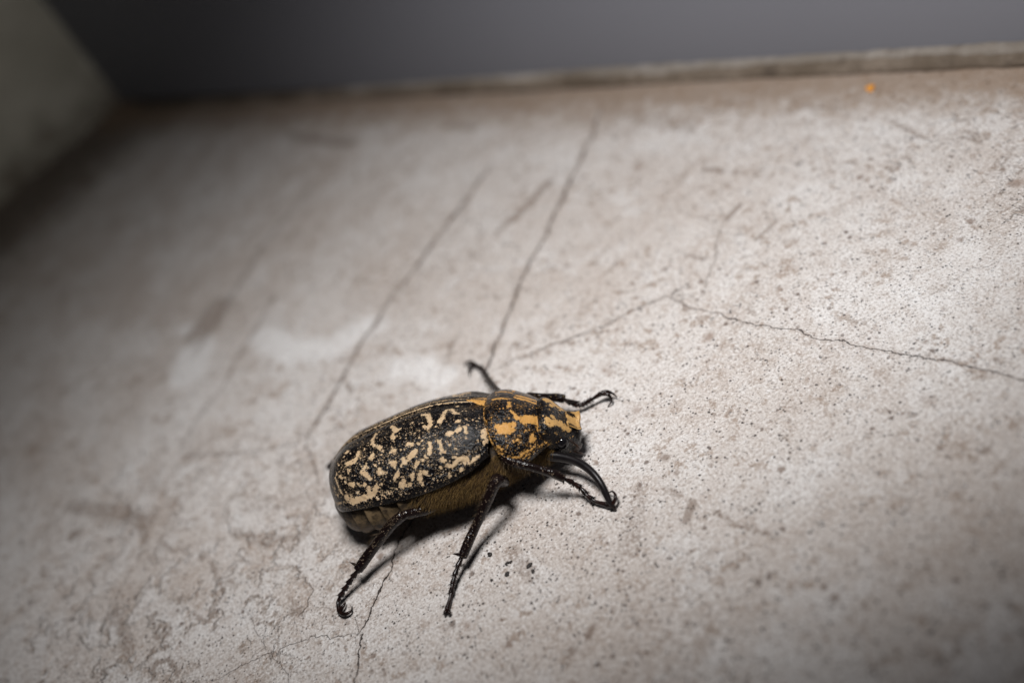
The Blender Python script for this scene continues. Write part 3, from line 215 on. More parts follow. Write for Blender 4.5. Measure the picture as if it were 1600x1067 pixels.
def shell_material(name, spot_a, spot_b, black=(.003, .0025, .003), rough=.24, bumpd=.07, dense=.3):
    """Black glossy shell; pale markings where the painted-marking field is positive, plus tiny specks."""
    m, n, b = mat(name)
    pat = n.attr('mark'); sp = n.attr('speck')
    e = n.math('ADD', n.math('MULTIPLY', n.math('SUBTRACT', n.noise(1.8, 7, .78), .5), 1.9), n.math('MULTIPLY', n.math('SUBTRACT', n.noise(3.2, 3, .6), .5), .55))
    mark = n.step(n.math('ADD', pat, e), -.01, .05)
    dens = n.math('ADD', n.math('MULTIPLY', sp, .62), n.math('MULTIPLY', n.step(n.noise(.5, 3), .40, .64), dense))
    wob = n.vmath('ADD', n.co(), n.vmath('MULTIPLY', n.vmath('SUBTRACT', n.noise(4.0, 3, .6, color=True), (.5, .5, .5)), (.35, .35, .35)))
    v = n.voro(3.9, vec=wob); s = n.sep(v.outputs['Color'])
    dot = n.math('MULTIPLY', n.math('LESS_THAN', s[0], n.math('MULTIPLY', dens, .8)), n.step(v.outputs['Distance'], n.math('ADD', .28, n.math('MULTIPLY', s[1], .22)), .18))
    v2 = n.voro(2.1, vec=wob); s2 = n.sep(v2.outputs['Color'])
    dot2 = n.math('MULTIPLY', n.math('LESS_THAN', s2[0], n.math('MULTIPLY', dens, .8)), n.step(v2.outputs['Distance'], n.math('ADD', .20, n.math('MULTIPLY', s2[1], .25)), n.math('MULTIPLY', s2[1], .2)))
    dot = n.math('MAXIMUM', n.math('MULTIPLY', dot, .6), dot2)
    ring = n.math('MULTIPLY', n.step(n.math('ADD', pat, e), .02, .2), n.math('MULTIPLY', n.math('LESS_THAN', s2[2], .22), n.step(v2.outputs['Distance'], .33, .2)))
    tan = n.mix(n.noise(.9, 3), spot_a, spot_b)
    tan = n.mix(n.math('MULTIPLY', n.step(n.noise(4, 4, .7), .5, .75), .5), tan, tuple(x * .5 for x in spot_a))
    f = n.math('MAXIMUM', mark, n.math('MULTIPLY', dot, .85))
    f = n.math('MULTIPLY', f, n.math('SUBTRACT', 1.0, n.math('MULTIPLY', ring, .8)))
    c = n.mix(f, black, tan)
    n.put(b.inputs['Base Color'], c)
    n.put(b.inputs['Roughness'], n.math('ADD', n.math('MULTIPLY', f, .4), n.step(n.noise(3.0, 3), .35, .7, rough - .06, rough + .06)))
    b.inputs['Specular IOR Level'].default_value = .13
    b.inputs['Coat Weight'].default_value = .42; b.inputs['Coat Roughness'].default_value = .12; b.inputs['Coat IOR'].default_value = 1.5
    h = n.math('ADD', n.math('MULTIPLY', n.noise(1.3, 5, .7), 1.5), n.math('MULTIPLY', v2.outputs['Distance'], .9))
    h = n.math('ADD', h, n.math('MULTIPLY', v.outputs['Distance'], .45))
    h = n.math('ADD', h, n.math('MULTIPLY', mark, .15))
    nrm = n.bump(h, 1.0, bumpd * 1.5); n.put(b.inputs['Normal'], nrm); n.put(b.inputs['Coat Normal'], nrm)
    return m

def limb_material(name, base=(.005, .003, .003), speck=(.27, .20, .14), amount=.3, rough=.2, bumpd=.06):
    m, n, b = mat(name)
    v = n.voro(3.8, vec=n.co()); s = n.sep(v.outputs['Color'])
    f = n.math('MULTIPLY', n.math('LESS_THAN', s[0], amount), n.step(v.outputs['Distance'], .38, .2))
    c = n.mix(n.math('MULTIPLY', f, .75), n.mix(n.noise(.5, 2), base, (.009, .0045, .004)), speck)
    n.put(b.inputs['Base Color'], c); b.inputs['Roughness'].default_value = rough; b.inputs['Specular IOR Level'].default_value = .3
    n.put(b.inputs['Normal'], n.bump(n.math('ADD', v.outputs['Distance'], n.noise(2.5, 3)), .9, bumpd))
    return m

def simple(name, c0, c1, rough, scale=1.0, bumpd=.03, spec=.5):
    m, n, b = mat(name)
    n.put(b.inputs['Base Color'], n.mix(n.step(n.noise(scale, 4, .6), .35, .65), c0, c1)); b.inputs['Roughness'].default_value = rough
    b.inputs['Specular IOR Level'].default_value = spec
    n.put(b.inputs['Normal'], n.bump(n.noise(scale * 4, 3), .6, bumpd))
    return m

M = {
 'stone': stone_material(), 'paint': paint_material(), 'side': side_wall_material(),
 'mortar': plain_stone('dirty_mortar', (.095, .07, .048), (.20, .16, .125), (.05, .035, .024)),
 'flake': plain_stone('pale_mortar', (.17, .145, .12), (.30, .275, .25), (.085, .062, .045)),
 'elytron': shell_material('elytron_shell', (.56, .42, .27), (.42, .28, .15), rough=.15, dense=.75),
 'pronotum': shell_material('pronotum_shell', (.54, .29, .085), (.40, .20, .045), rough=.15, dense=.8),
 'head': shell_material('head_shell', (.54, .32, .11), (.42, .245, .09), rough=.22, dense=.35),
 'limb': limb_material('speckled_limb'),
 'limb_far': limb_material('far_limb', amount=.2, speck=(.3, .22, .1)),
 'tarsus': simple('black_tarsus', (.006, .004, .0035), (.016, .006, .0045), .25, 1.2, .03, .3),
 'horn': simple('smooth_black_horn', (.005, .004, .0045), (.009, .007, .0075), .36, .5, .02, .28),
 'abdomen': simple('dusty_abdomen', (.024, .017, .011), (.145, .10, .055), .42, .7, .15, .3),
 'thorax': simple('brown_thorax', (.015, .009, .005), (.05, .028, .012), .6, .9, .1, .3),
 'mouth': simple('dark_mouthparts', (.008, .005, .004), (.04, .018, .010), .3, 1.2, .1),
 'eye': simple('glossy_eye', (.004, .004, .005), (.008, .007, .008), .07, 3, .005),
 'hair': simple('golden_hair', (.075, .043, .013), (.19, .118, .042), .5, 2, .01, .3),
 'hair_grey': simple('pale_leg_hair', (.10, .065, .035), (.20, .14, .08), .5, 2, .01, .3),
 'crumb': simple('black_crumb', (.010, .008, .007), (.04, .03, .025), .6, 3, .1),
 'orange': simple('orange_crumb', (.55, .20, .02), (.70, .32, .05), .6, 3, .1),
}

# ------------------------------------------------------------------ object helpers
def mesh_obj(name, verts, faces, m, parent=None, smooth=True, attrs=None):
    me = bpy.data.meshes.new(name)
    V = np.asarray(verts, dtype=float) * MM
    me.from_pydata(V.tolist(), [], faces)
    me.update()
    me.polygons.foreach_set('use_smooth', [smooth] * len(me.polygons))
    me.materials.append(m)
    for k, a in (attrs or {}).items():
        at = me.attributes.new(k, 'FLOAT', 'POINT'); at.data.foreach_set('value', np.asarray(a, dtype=np.float32))
    o = bpy.data.objects.new(name, me); COL.objects.link(o)
    if parent is not None: o.parent = parent
    return o
def tag(o, label=None, cat=None, group=None, kind=None):
    for k, v in (('label', label), ('category', cat), ('group', group), ('kind', kind)):
        if v: o[k] = v
    return o
def grid_faces(nu, nv, closed_v=False, flip=False, off=0):
    F = []
    for i in range(nu - 1):
        for j in range(nv if closed_v else nv - 1):
            a = i * nv + j; b = i * nv + (j + 1) % nv; c = (i + 1) * nv + (j + 1) % nv; d = (i + 1) * nv + j
            F.append((off + a, off + d, off + c, off + b) if flip else (off + a, off + b, off + c, off + d))
    return F
def interp(x, pts):
    xs = [p[0] for p in pts]; ys = [p[1] for p in pts]
    # monotone-ish smooth interpolation (Catmull-Rom on the table)
    x = np.clip(np.asarray(x, float), xs[0], xs[-1]); i = np.clip(np.searchsorted(xs, x, side='right') - 1, 0, len(xs) - 2)
    xs = np.array(xs); ys = np.array(ys, float)
    m = np.gradient(ys, xs)
    h = xs[i + 1] - xs[i]; t = (x - xs[i]) / h
    return (2*t**3 - 3*t**2 + 1) * ys[i] + (t**3 - 2*t**2 + t) * h * m[i] + (-2*t**3 + 3*t**2) * ys[i+1] + (t**3 - t**2) * h * m[i+1]
def smooth_path(P, n):
    P = np.array(P, float); k = P.shape[1]
    s = np.concatenate([[0], np.cumsum(np.linalg.norm(np.diff(P[:, :3], axis=0), axis=1))])
    t = np.linspace(0, s[-1], n)
    return np.stack([interp(t, list(zip(s, P[:, i]))) for i in range(k)], 1)
def tube(P, sides=14, flat=1.0, cap=True, jitter=0.0, up=(0, 0, 1)):
    """Swept tube through rows x, y, z, r; both ends closed."""
    P = np.array(P, float); n = len(P)
    T = np.gradient(P[:, :3], axis=0); T /= np.linalg.norm(T, axis=1)[:, None] + 1e-12
    a = np.array(up, float)
    V = []
    for i in range(n):
        a = a - T[i] * (a @ T[i]); a /= np.linalg.norm(a) + 1e-12; b = np.cross(T[i], a)
        for j in range(sides):
            th = 2 * math.pi * j / sides; r = P[i, 3] * (1 + jitter * (RNG.random() - .5))
            V.append(P[i, :3] + r * (math.cos(th) * a + flat * math.sin(th) * b))
    F = grid_faces(n, sides, True)
    if cap:
        V += [P[0, :3] - T[0] * P[0, 3] * .4, P[-1, :3] + T[-1] * P[-1, 3] * .4]; c0 = len(V) - 2; c1 = len(V) - 1
        for j in range(sides):
            F.append((c0, (j + 1) % sides, j)); F.append((c1, (n-1)*sides + j, (n-1)*sides + (j + 1) % sides))
    return V, F
def join(parts):
    V = []; F = []
    for v, f in parts:
        o = len(V); V += [tuple(p) for p in v]; F += [tuple(i + o for i in q) for q in f]
    return V, F
def capsule_field(V, strokes, reach=1.0):
    """max over strokes of (radius - distance); strokes are lists of x, y, z, r."""
    V = np.asarray(V, float); best = np.full(len(V), -reach)
    for S in strokes:
        S = np.array(S, float)
        if len(S) == 1: S = np.vstack([S, S + [1e-4, 0, 0, 0]])
        for p, q in zip(S[:-1], S[1:]):
            d = q[:3] - p[:3]; L2 = d @ d + 1e-12
            t = np.clip(((V - p[:3]) @ d) / L2, 0, 1)
            dist = np.linalg.norm(V - (p[:3] + t[:, None] * d), axis=1)
            best = np.maximum(best, p[3] + t * (q[3] - p[3]) - dist)
    return best
def mirror(strokes): return [[[p[0], 2 * YC - p[1], p[2], p[3]] for p in s] for s in strokes]

# ------------------------------------------------------------------ the stone slab
CORNER = np.array([-78.0, 212.2]); ALONG = np.array([181.4, -217.1]); ALONG /= np.linalg.norm(ALONG)   # foot of the grey panel
BACKN = np.array([-ALONG[1], ALONG[0]])                                                               # away from the slab, behind the panel
SIDE = np.array([-44.8, -28.2]); SIDE /= np.linalg.norm(SIDE)                                          # foot of the side wall
SIDEN = np.array([SIDE[1], -SIDE[0]]);  SIDEN = SIDEN if SIDEN @ ALONG < 0 else -SIDEN
def fnoise(X, Y, scale, seed, octaves=3):
    r = np.random.default_rng(seed); out = np.zeros_like(X); amp = 1.0
    for o in range(octaves):
        for k in range(5):
            th = r.random() * 2 * math.pi; f = scale * 2**o * (.6 + .8 * r.random()); ph = r.random() * 6.28
            out += amp * np.sin((X * math.cos(th) + Y * math.sin(th)) * f * 6.283 + ph + 1.3 * np.sin((X * math.sin(th) - Y * math.cos(th)) * f * 4 + ph))
        amp *= .5
    return out / 5
def ground_height(X, Y):
    z = .22 * fnoise(X, Y, .012, 3) + .05 * fnoise(X, Y, .09, 5)
    fade = np.clip((np.hypot(X - 5, Y + 22) - 25) / 40, 0, 1)
    return z * (.12 + .88 * fade)
def build_ground():
    def axis(lo, hi, step, far):
        core = np.arange(lo, hi, step); e = []; s = step
        x = hi
        while x < far: e.append(x); s *= 1.35; x += s
        w = []; s = step; x = lo - step
        while x > -far: w.append(x); s *= 1.35; x -= s
        return np.array(w[::-1] + list(core) + e)
    xs = axis(-135, 118, .6, 420); ys = axis(-112, 222, .6, 420)
    X, Y = np.meshgrid(xs, ys, indexing='ij'); X = X.ravel(); Y = Y.ravel()
    n = len(X); sd = np.full(n, 5.0); best = np.full(n, 9e9); cs = np.zeros(n); cw = np.full(n, .1)
    for s, w, pts in DATA['CRACKS']:
        P = np.array(pts); L = np.concatenate([[0], np.cumsum(np.linalg.norm(np.diff(P, axis=0), axis=1))])
        for k in range(len(P) - 1):
            p, q = P[k], P[k + 1]; lo = np.minimum(p, q) - 6; hi = np.maximum(p, q) + 6
            I = np.nonzero((X > lo[0]) & (X < hi[0]) & (Y > lo[1]) & (Y < hi[1]))[0]
            d = q - p; dl = np.linalg.norm(d); vx = X[I] - p[0]; vy = Y[I] - p[1]
            t = (vx * d[0] + vy * d[1]) / dl**2; tc = np.clip(t, 0, 1)
            dist = np.hypot(vx - tc * d[0], vy - tc * d[1]); sg = np.sign(d[0] * vy - d[1] * vx)
            along = L[k] + tc * dl
            endf = np.clip((np.minimum(along, L[-1] - along) + .3) / 4.0, 0, 1) ** .7
            near = np.clip((5.0 - dist) / 2.5, 0, 1)
            over = ((t < 0) & (k == 0)) | ((t > 1) & (k == len(P) - 2))
            st = s * endf * near * np.where(over, 0, 1)
            u = dist < best[I]; J = I[u]
            best[J] = dist[u]; sd[J] = (dist * np.where(sg == 0, 1, sg))[u]; cs[J] = st[u]; cw[J] = w
    def field(rows):
        f = np.zeros(n)
        for s, r, pts in rows:
            P = np.array(pts, float)
            if len(P) == 1: P = np.vstack([P, P + .01])
            for p, q in zip(P[:-1], P[1:]):
                lo = np.minimum(p, q) - 3 * r; hi = np.maximum(p, q) + 3 * r
                I = np.nonzero((X > lo[0]) & (X < hi[0]) & (Y > lo[1]) & (Y < hi[1]))[0]
                d = q - p; t = np.clip(((X[I]-p[0])*d[0] + (Y[I]-p[1])*d[1]) / (d @ d + 1e-9), 0, 1)
                dist = np.hypot(X[I]-p[0]-t*d[0], Y[I]-p[1]-t*d[1])
                f[I] = np.maximum(f[I], s * np.clip(1.35 - dist / r, 0, 1))
        return f
    coarse = np.clip(field(DATA['COARSE']), 0, 1); stain = field(DATA['STAINS']); white = field(DATA['WHITES'])
    a = (X - CORNER[0]) * BACKN[0] + (Y - CORNER[1]) * BACKN[1]      # <0 on the slab side of the panel
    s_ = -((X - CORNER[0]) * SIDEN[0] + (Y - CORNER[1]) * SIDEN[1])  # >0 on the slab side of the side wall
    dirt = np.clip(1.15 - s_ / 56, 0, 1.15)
    edge = np.clip(1.0 - (-a) / 24, 0, 1) * 1.15
    Z = ground_height(X, Y) + 1.8 * np.exp(-np.clip(s_, 0, None) / 9)
    V = np.stack([X, Y, Z], 1)
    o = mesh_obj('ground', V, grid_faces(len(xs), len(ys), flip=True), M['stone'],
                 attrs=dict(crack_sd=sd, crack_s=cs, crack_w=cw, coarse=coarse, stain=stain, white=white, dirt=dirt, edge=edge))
    tag(o, 'worn pinkish white stone ledge with hairline cracks and brown stains', kind='structure')
build_ground()

def slab_box(p0, p1, nrm, thick, z0, z1, rough_amp, nseg, nz, m, name, parent=None, rnd=.0):
    """A wall along p0-p1 standing on z0, its face on the p0-p1 line, thickness along nrm, arrises eased."""
    p0 = np.array(p0, float); p1 = np.array(p1, float); d = p1 - p0
    prof = [(0, z0), *[(0, z0 + (z1 - z0 - rnd) * k / nz) for k in range(1, nz + 1)], (rnd, z1), (thick, z1), (thick, z0)]
    V = []
    for i in range(nseg + 1):
        b = p0 + d * i / nseg
        for k, (o, z) in enumerate(prof):
            q = b + np.array(nrm) * o
            w = rough_amp * (fnoise(np.array([i * 1.0]), np.array([z]), .08, 11)[0]) if (k <= nz + 1) else 0
            V.append((q[0] - nrm[0] * w, q[1] - nrm[1] * w, z + (w * .5 if k > 0 else 0)))
    np_ = len(prof); F = grid_faces(nseg + 1, np_, True)
    F.append(tuple(range(np_))); F.append(tuple(nseg * np_ + k for k in range(np_))[::-1])
    return mesh_obj(name, V, F, m, parent, smooth=False)

panel = bpy.data.objects.new('panel_wall', None); COL.objects.link(panel)
tag(panel, 'smooth grey painted panel standing behind the stone ledge', 'wall')
pl = slab_box(CORNER + ALONG * .5 + BACKN * 3.0, CORNER + ALONG * 470 + BACKN * 3.0, BACKN, 25, 2.2, 230, 0, 2, 2, M['paint'], 'panel', panel, rnd=1.0)
# ragged bead of old mortar between the panel and the slab, with a paler lip of flaking filler on top
def bead(name, m, off0, depth, z0, z1, amp, seed, lo, hi, fade0, fade1):
    ss = np.arange(lo, hi, .8); prof = np.array([(0, 0), (.04, .35), (.12, .7), (.35, .95), (.7, 1), (1, 1), (1, 0)]); V = []
    zz = np.zeros_like(ss); N1 = fnoise(ss, zz, .05, seed, 4); N2 = fnoise(ss, zz, .11, seed + 1, 4)
    for s, a1, a2 in zip(ss, N1, N2):
        g = float(np.clip((s - fade0) / max(fade1 - fade0, 1e-6), 0, 1))
        for k, (o, z) in enumerate(prof):
            wig = fnoise(np.array([s]), np.array([k * 7.0]), .25, seed + 2)[0] * amp * .5
            p = CORNER + ALONG * s + BACKN * (off0 + depth * o - (amp * a1 + wig) * (1 - o))
            V.append((p[0], p[1], z0 + (z1 - z0) * z * (.35 + .65 * g) + (amp * .45 * a2 if z > .5 else 0)))
    np_ = len(prof); F = grid_faces(len(ss), np_, True); F.append(tuple(range(np_))); F.append(tuple((len(ss)-1) * np_ + k for k in range(np_))[::-1])
    return mesh_obj(name, V, F, m, panel)
bead('mortar_bead', M['mortar'], -.2, 4.4, -.3, 2.5, .35, 21, 1, 468, 20, 150)
bead('mortar_lip', M['flake'], 1.2, 2.4, 1.5, 3.2, .58, 31, 108, 467, 112, 190)

for ch in panel.children: ch.location = (-CORNER[0] * MM, -CORNER[1] * MM, 0)
panel.location = (CORNER[0] * MM, CORNER[1] * MM, 0)

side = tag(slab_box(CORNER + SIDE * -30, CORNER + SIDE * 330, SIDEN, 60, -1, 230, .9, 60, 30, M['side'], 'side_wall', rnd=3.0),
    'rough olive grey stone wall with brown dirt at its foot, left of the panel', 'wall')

# ------------------------------------------------------------------ small crumbs lying on the slab
def lump(name, x, y, r, m, seed, flat=.7, stretch=1.0):
    rr = np.random.default_rng(seed); V = []; nu, nv = 9, 12
    k = rr.normal(size=(6, 3)); ph = rr.random(6) * 6.28; ang = rr.random() * 3.14
    for i in range(nu):
        th = math.pi * (i + .02) / (nu - .96)
        for j in range(nv):
            f = 2 * math.pi * j / nv; d = np.array([math.sin(th) * math.cos(f), math.sin(th) * math.sin(f), math.cos(th)])
            w = 1 + .16 * sum(math.sin(2.2 * (d @ k[q]) + ph[q]) for q in range(6)) * .8
            px, py, pz = d * w * r; px *= stretch
            V.append((px * math.cos(ang) - py * math.sin(ang), px * math.sin(ang) + py * math.cos(ang), pz * flat + r * flat * .8))
    F = grid_faces(nu, nv, True); F.append(tuple(range(nv))[::-1]); F.append(tuple((nu - 1) * nv + j for j in range(nv)))
    o = mesh_obj(name, V, F, m, smooth=False); z = float(ground_height(np.array([x]), np.array([y]))[0])
    o.location = (x * MM, y * MM, z * MM - .00003); return o
crumb_labels = ['black crumb nearest the beetle, just right of its middle leg', 'black crumb at the upper right of the loose cluster of specks',
    'tiny black crumb touching the upper right crumb of the cluster', 'round black crumb at the bottom of the loose cluster of specks',
    'long black crumb furthest right, lying flat on the stone', 'black crumb just below the long crumb on the right',
    'small black crumb below left of the cluster, nearest the leg tip', 'tiniest black grain below the long crumb on the right']
for k, ((x, y, r), lb) in enumerate(zip(DATA['CRUMBS'], crumb_labels)):
    tag(lump('dirt_crumb', x, y, r, M['crumb'], 40 + k, .6, (1.0, 1.2, 1.0, 1.1, 1.7, 1.6, 1.0, 1.0)[k]), lb, 'crumb', 'black crumbs scattered on the stone beside the beetle')
tag(lump('orange_crumb', DATA['ORANGE'][0], DATA['ORANGE'][1], .72, M['orange'], 90, .7, 1.3), 'small bright orange crumb on the stone near the foot of the grey panel', 'crumb')

# ------------------------------------------------------------------ the beetle
AXIS_X = 27.0; YC = 0.0           # tables run along a (tail 6 .. head 47), l = animal's left, z up
beetle = bpy.data.objects.new('beetle', None); COL.objects.link(beetle)
tag(beetle, 'large black and yellow mottled scarab beetle with a curved black horn, standing on the stone', 'beetle')
beetle.location = ((-41.134 + .95357773 * AXIS_X) * MM, (-19.966 - .30114701 * AXIS_X) * MM, 0)
beetle.rotation_euler = (0, 0, math.atan2(-.30114701, .95357773))
ROLL = math.radians(27); LC, ZC = 2.73, 6.79        # the body leans: near side raised, set a little to the far side of the feet
HROLL = math.radians(3); HL = 1.65                 # the head is held nearly level
def loc(V, frame=None):
    V = np.array(V, float); W = V.copy()
    if frame == 'body':
        W[:, 1] = LC + V[:, 1] * math.cos(ROLL) + V[:, 2] * math.sin(ROLL); W[:, 2] = ZC - V[:, 1] * math.sin(ROLL) + V[:, 2] * math.cos(ROLL)
    elif frame == 'head':
        W[:, 1] = HL + V[:, 1] * math.cos(HROLL) + (V[:, 2] - 6) * math.sin(HROLL); W[:, 2] = 6 - V[:, 1] * math.sin(HROLL) + (V[:, 2] - 6) * math.cos(HROLL)
    W[:, 0] -= AXIS_X
    return W
FRAME = {'elytron': 'body', 'pronotum': 'body', 'scutellum': 'body', 'thorax': 'body', 'abdomen_segment': 'body', 'body_hair': 'body', 'neck_hair': 'body',
         'head': 'head', 'clypeus': 'head', 'eye': 'head', 'antenna': 'head', 'mandible': 'head', 'palp': 'head'}
def bpart(name, V, F, m, parent=None, **k): return mesh_obj(name, loc(V, FRAME.get(name)), F, m, parent or beetle, **k)

EL_TOP = [(4.0, -.6), (4.25, 1.6), (5.0, 4.2), (6.6, 5.9), (8.6, 7.1), (12.5, 8.0), (16.1, 8.4), (21, 8.8), (25, 8.7), (29, 7.9), (32, 6.9), (33.6, 6.2)]
EL_W = [(4.0, 0), (4.12, 1.9), (4.5, 3.7), (5.2, 5.5), (6.3, 7.2), (7.8, 8.5), (10.2, 9.4), (14, 9.9), (19, 10.2), (25, 10.2), (29, 9.8), (31.5, 8.9), (33, 7.7), (33.6, 6.9)]
EL_MARG = [(4, -1.0), (5, -.6), (6.5, -.7), (8, -.5), (12, -.5), (16.5, -.8), (23.5, -.6), (27, -.2), (30.3, .5), (32, 1.1), (33.6, 1.6)]
STROKES = DATA.get('STROKES', {})
def elytron_surface(a, th, side):
    w = interp(a, EL_W); zt = interp(a, EL_TOP); zm = np.minimum(interp(a, EL_MARG), zt - .05)
    y = w * np.sin(th) ** .86; z = zm + (zt - zm) * np.cos(th) ** .84
    # shoulder and tail swellings, ridge beside the suture
    z = z + .45 * np.exp(-((a - 29.6)**2 / 5.5 + (y - 6.4)**2 / 5)) + .35 * np.exp(-((a - 8.4)**2 / 5 + (y - 5.2)**2 / 5))
    z = z - .28 * np.exp(-(y / .16)**2) + .14 * np.exp(-((y - .55) / .3)**2) - .12 * np.exp(-((y - 1.25) / .35)**2) * np.clip((a - 6) / 4, 0, 1)
    z = z - .10 * np.exp(-((y - 3.4) / .5)**2) * np.clip((28 - a) / 6, 0, 1) * np.clip((a - 8) / 6, 0, 1)
    return y, z
def build_elytron(side):
    nu, nv = 230, 130
    u = np.linspace(0, 1, nu)
    a1 = 4.0 + 29.4 * np.clip(.12 * u + .88 * (1 - np.cos(np.pi * u)) / 2, 0, 1) ** 1.25
    tv = np.linspace(0, 1, nv) ** 1.12; th = tv * (math.pi / 2)
    A, T = np.meshgrid(a1, th, indexing='ij')
    # front edge curves back towards the shoulder
    A = A - .9 * np.clip((A - 29) / 4.4, 0, 1) * (T / 1.57) ** 4 + .2 * np.clip((A - 29) / 4.4, 0, 1) * np.sin(T * 2)
    y, z = elytron_surface(A, T, side)
    # small raised hem along the outer margin, then turned under
    hem = np.exp(-((T - 1.52) / .05)**2) * .16
    V = [np.stack([A, YC + side * (y + .03 + hem), z], -1)]
    under = V[0][:, -1, :].copy(); under2 = under.copy(); under[:, 2] -= .28; under2[:, 2] -= .35; under2[:, 1] -= side * 1.3
    G_ = np.concatenate([V[0], under[:, None, :], under2[:, None, :]], 1)
    nv2 = nv + 2; P = G_.reshape(-1, 3); F = grid_faces(nu, nv2, flip=(side < 0))
    st = STROKES.get('elytron', [])
    near = P.copy(); near[:, 1] = np.where(side > 0, -P[:, 1], P[:, 1])
    mk = capsule_field(near, st)
    yy = np.abs(P[:, 1] - YC)
    d2 = np.repeat(a1, nv2)
    mk = np.maximum(mk, .26 - np.abs(yy - .62) * 1.6)                     # golden line beside the suture
    mk = np.maximum(mk, .03 - np.abs(yy - 1.3) - np.clip((d2 - 24) / 8, 0, 1))
    mk = np.where(yy < .3, -1, mk)
    Tt = np.concatenate([T, np.full((nu, 2), 1.6)], 1).ravel()
    mk = np.maximum(mk, .04 - np.abs(Tt - 1.44) * 6 - np.clip((d2 - 20) / 8, 0, .5))
    mk = np.where(Tt > 1.53, -1, mk)
    spk = .38 + .35 * np.clip((14 - d2) / 8, 0, 1) + .25 * np.clip((yy - 5) / 4, 0, 1) -   .3 * np.clip((d2 - 24) / 5, 0, 1)
    return bpart('elytron', P, F, M['elytron'], attrs=dict(mark=mk, speck=np.clip(spk, 0, 1)))
E_NEAR = build_elytron(-1); E_FAR = build_elytron(1)

PR_TOP = [(32.4, 6.5), (33.2, 6.9), (35.3, 6.9), (37.4, 5.9), (39.5, 4.5), (41.1, 3.1), (41.8, 2.4)]
PR_W = [(32.4, 7.4), (33.4, 8.1), (35, 8.6), (36.6, 8.4), (38, 7.6), (39.5, 6.3), (40.8, 5.0), (41.8, 4.2)]
PR_MARG = [(32.4, 1.7), (34, .7), (36, -.8), (37.6, -1.5), (39.5, -1.2), (41.8, -.8)]
def build_pronotum():
    nu, nv = 130, 220; u = np.linspace(0, 1, nu); t = np.linspace(-1, 1, nv)
    U, T = np.meshgrid(u, t, indexing='ij')
    a0 = 33.1 - .35 * np.cos(T * math.pi * .5) + .7 * np.abs(T) ** 3; a1 = 41.45 - .45 * T ** 2
    A = a0 + (a1 - a0) * U
    w = interp(A, PR_W); zt = interp(A, PR_TOP); zm = interp(A, PR_MARG); th = np.abs(T) * math.pi / 2
    y = np.sign(T) * w * np.sin(th) ** .92; z = zm + (zt - zm) * np.cos(th) ** .88
    z = z + .14 * np.exp(-((np.abs(T) - .97) / .03)**2) + .1 * np.exp(-(U / .02)**2)
    z = z - .25 * np.exp(-(((A - 37.0) / .9)**2 + ((np.abs(y) - 6.0) / .9)**2)) - .5 * np.clip((.012 - U) / .012, 0, 1) - .4 * np.clip((U - .985) / .015, 0, 1)
    G_ = np.stack([A, YC + y, z], -1)
    # turned-under rim all round
    def rim(G_, dz, inn):
        c = G_.copy(); c[:, :, 1] = YC + (c[:, :, 1] - YC) * inn; c[:, :, 2] -= dz; return c
    lo = rim(G_, .55, .97)
    P = np.concatenate([G_.reshape(-1, 3), lo.reshape(-1, 3)]); n0 = nu * nv
    F = grid_faces(nu, nv, flip=True)
    ring = [i * nv for i in range(nu)] + [(nu-1)*nv + j for j in range(1, nv)] + [i * nv + nv - 1 for i in range(nu - 2, -1, -1)] + [j for j in range(nv - 2, 0, -1)]
    for p, q in zip(ring, ring[1:] + ring[:1]): F.append((p, q, q + n0, p + n0))
    st = STROKES.get('pronotum', []); neg = STROKES.get('pronotum_black', [])
    near = P.copy(); near[:, 1] = np.where(P[:, 1] > YC, 2 * YC - P[:, 1], P[:, 1])
    mk = capsule_field(near, st); ng = capsule_field(near, neg); mk = np.minimum(mk, np.where(ng > -.35, -ng, 1))
    UU = np.concatenate([U.ravel()] * 2); TT = np.abs(np.concatenate([T.ravel()] * 2))
    mk = np.maximum(mk, .30 - np.abs(UU - .965) * 11)              # ochre front border
    mk = np.maximum(mk, .0 - np.abs(TT - .975) * 8)
    mk = np.maximum(mk, .05 - np.abs(UU - .02) * 9)
    sp = .3 + .75 * np.clip((TT - .45) / .25, 0, 1) * (ng < 0.1) + .3 * np.exp(-((TT - .22) / .1)**2)
    sp = np.where(ng > -.1, 0, sp)
    return bpart('pronotum', P, F, M['pronotum'], attrs=dict(mark=mk, speck=np.clip(sp, 0, 1)))
PRONOTUM = build_pronotum()

def build_scutellum():
    V = []; nu, nv = 24, 17
    for i in range(nu):
        u = i / (nu - 1); a = 29.9 + 3.5 * u; w = .12 + 1.9 * u ** .9
        for j in range(nv):
            t = -1 + 2 * j / (nv - 1)
            V.append((a, YC + w * t, float(interp(a, EL_TOP)) + .30 - .22 * abs(t) ** 3 * 1.0 - .25 * (abs(t) > .99) - .06 * (w * t)**2))
    V = np.array(V); mk = np.full(len(V), .6); yy = np.abs(V[:, 1] - YC)
    mk = np.minimum(mk, .9 * (yy - .16)); mk = np.minimum(mk, (V[:, 0] - 30.1) * .8)
    mk = np.where(yy < .02, -.3, mk)
    return bpart('scutellum', V, grid_faces(nu, nv, flip=True), M['pronotum'], attrs=dict(mark=mk, speck=np.zeros(len(V))))
build_scutellum()

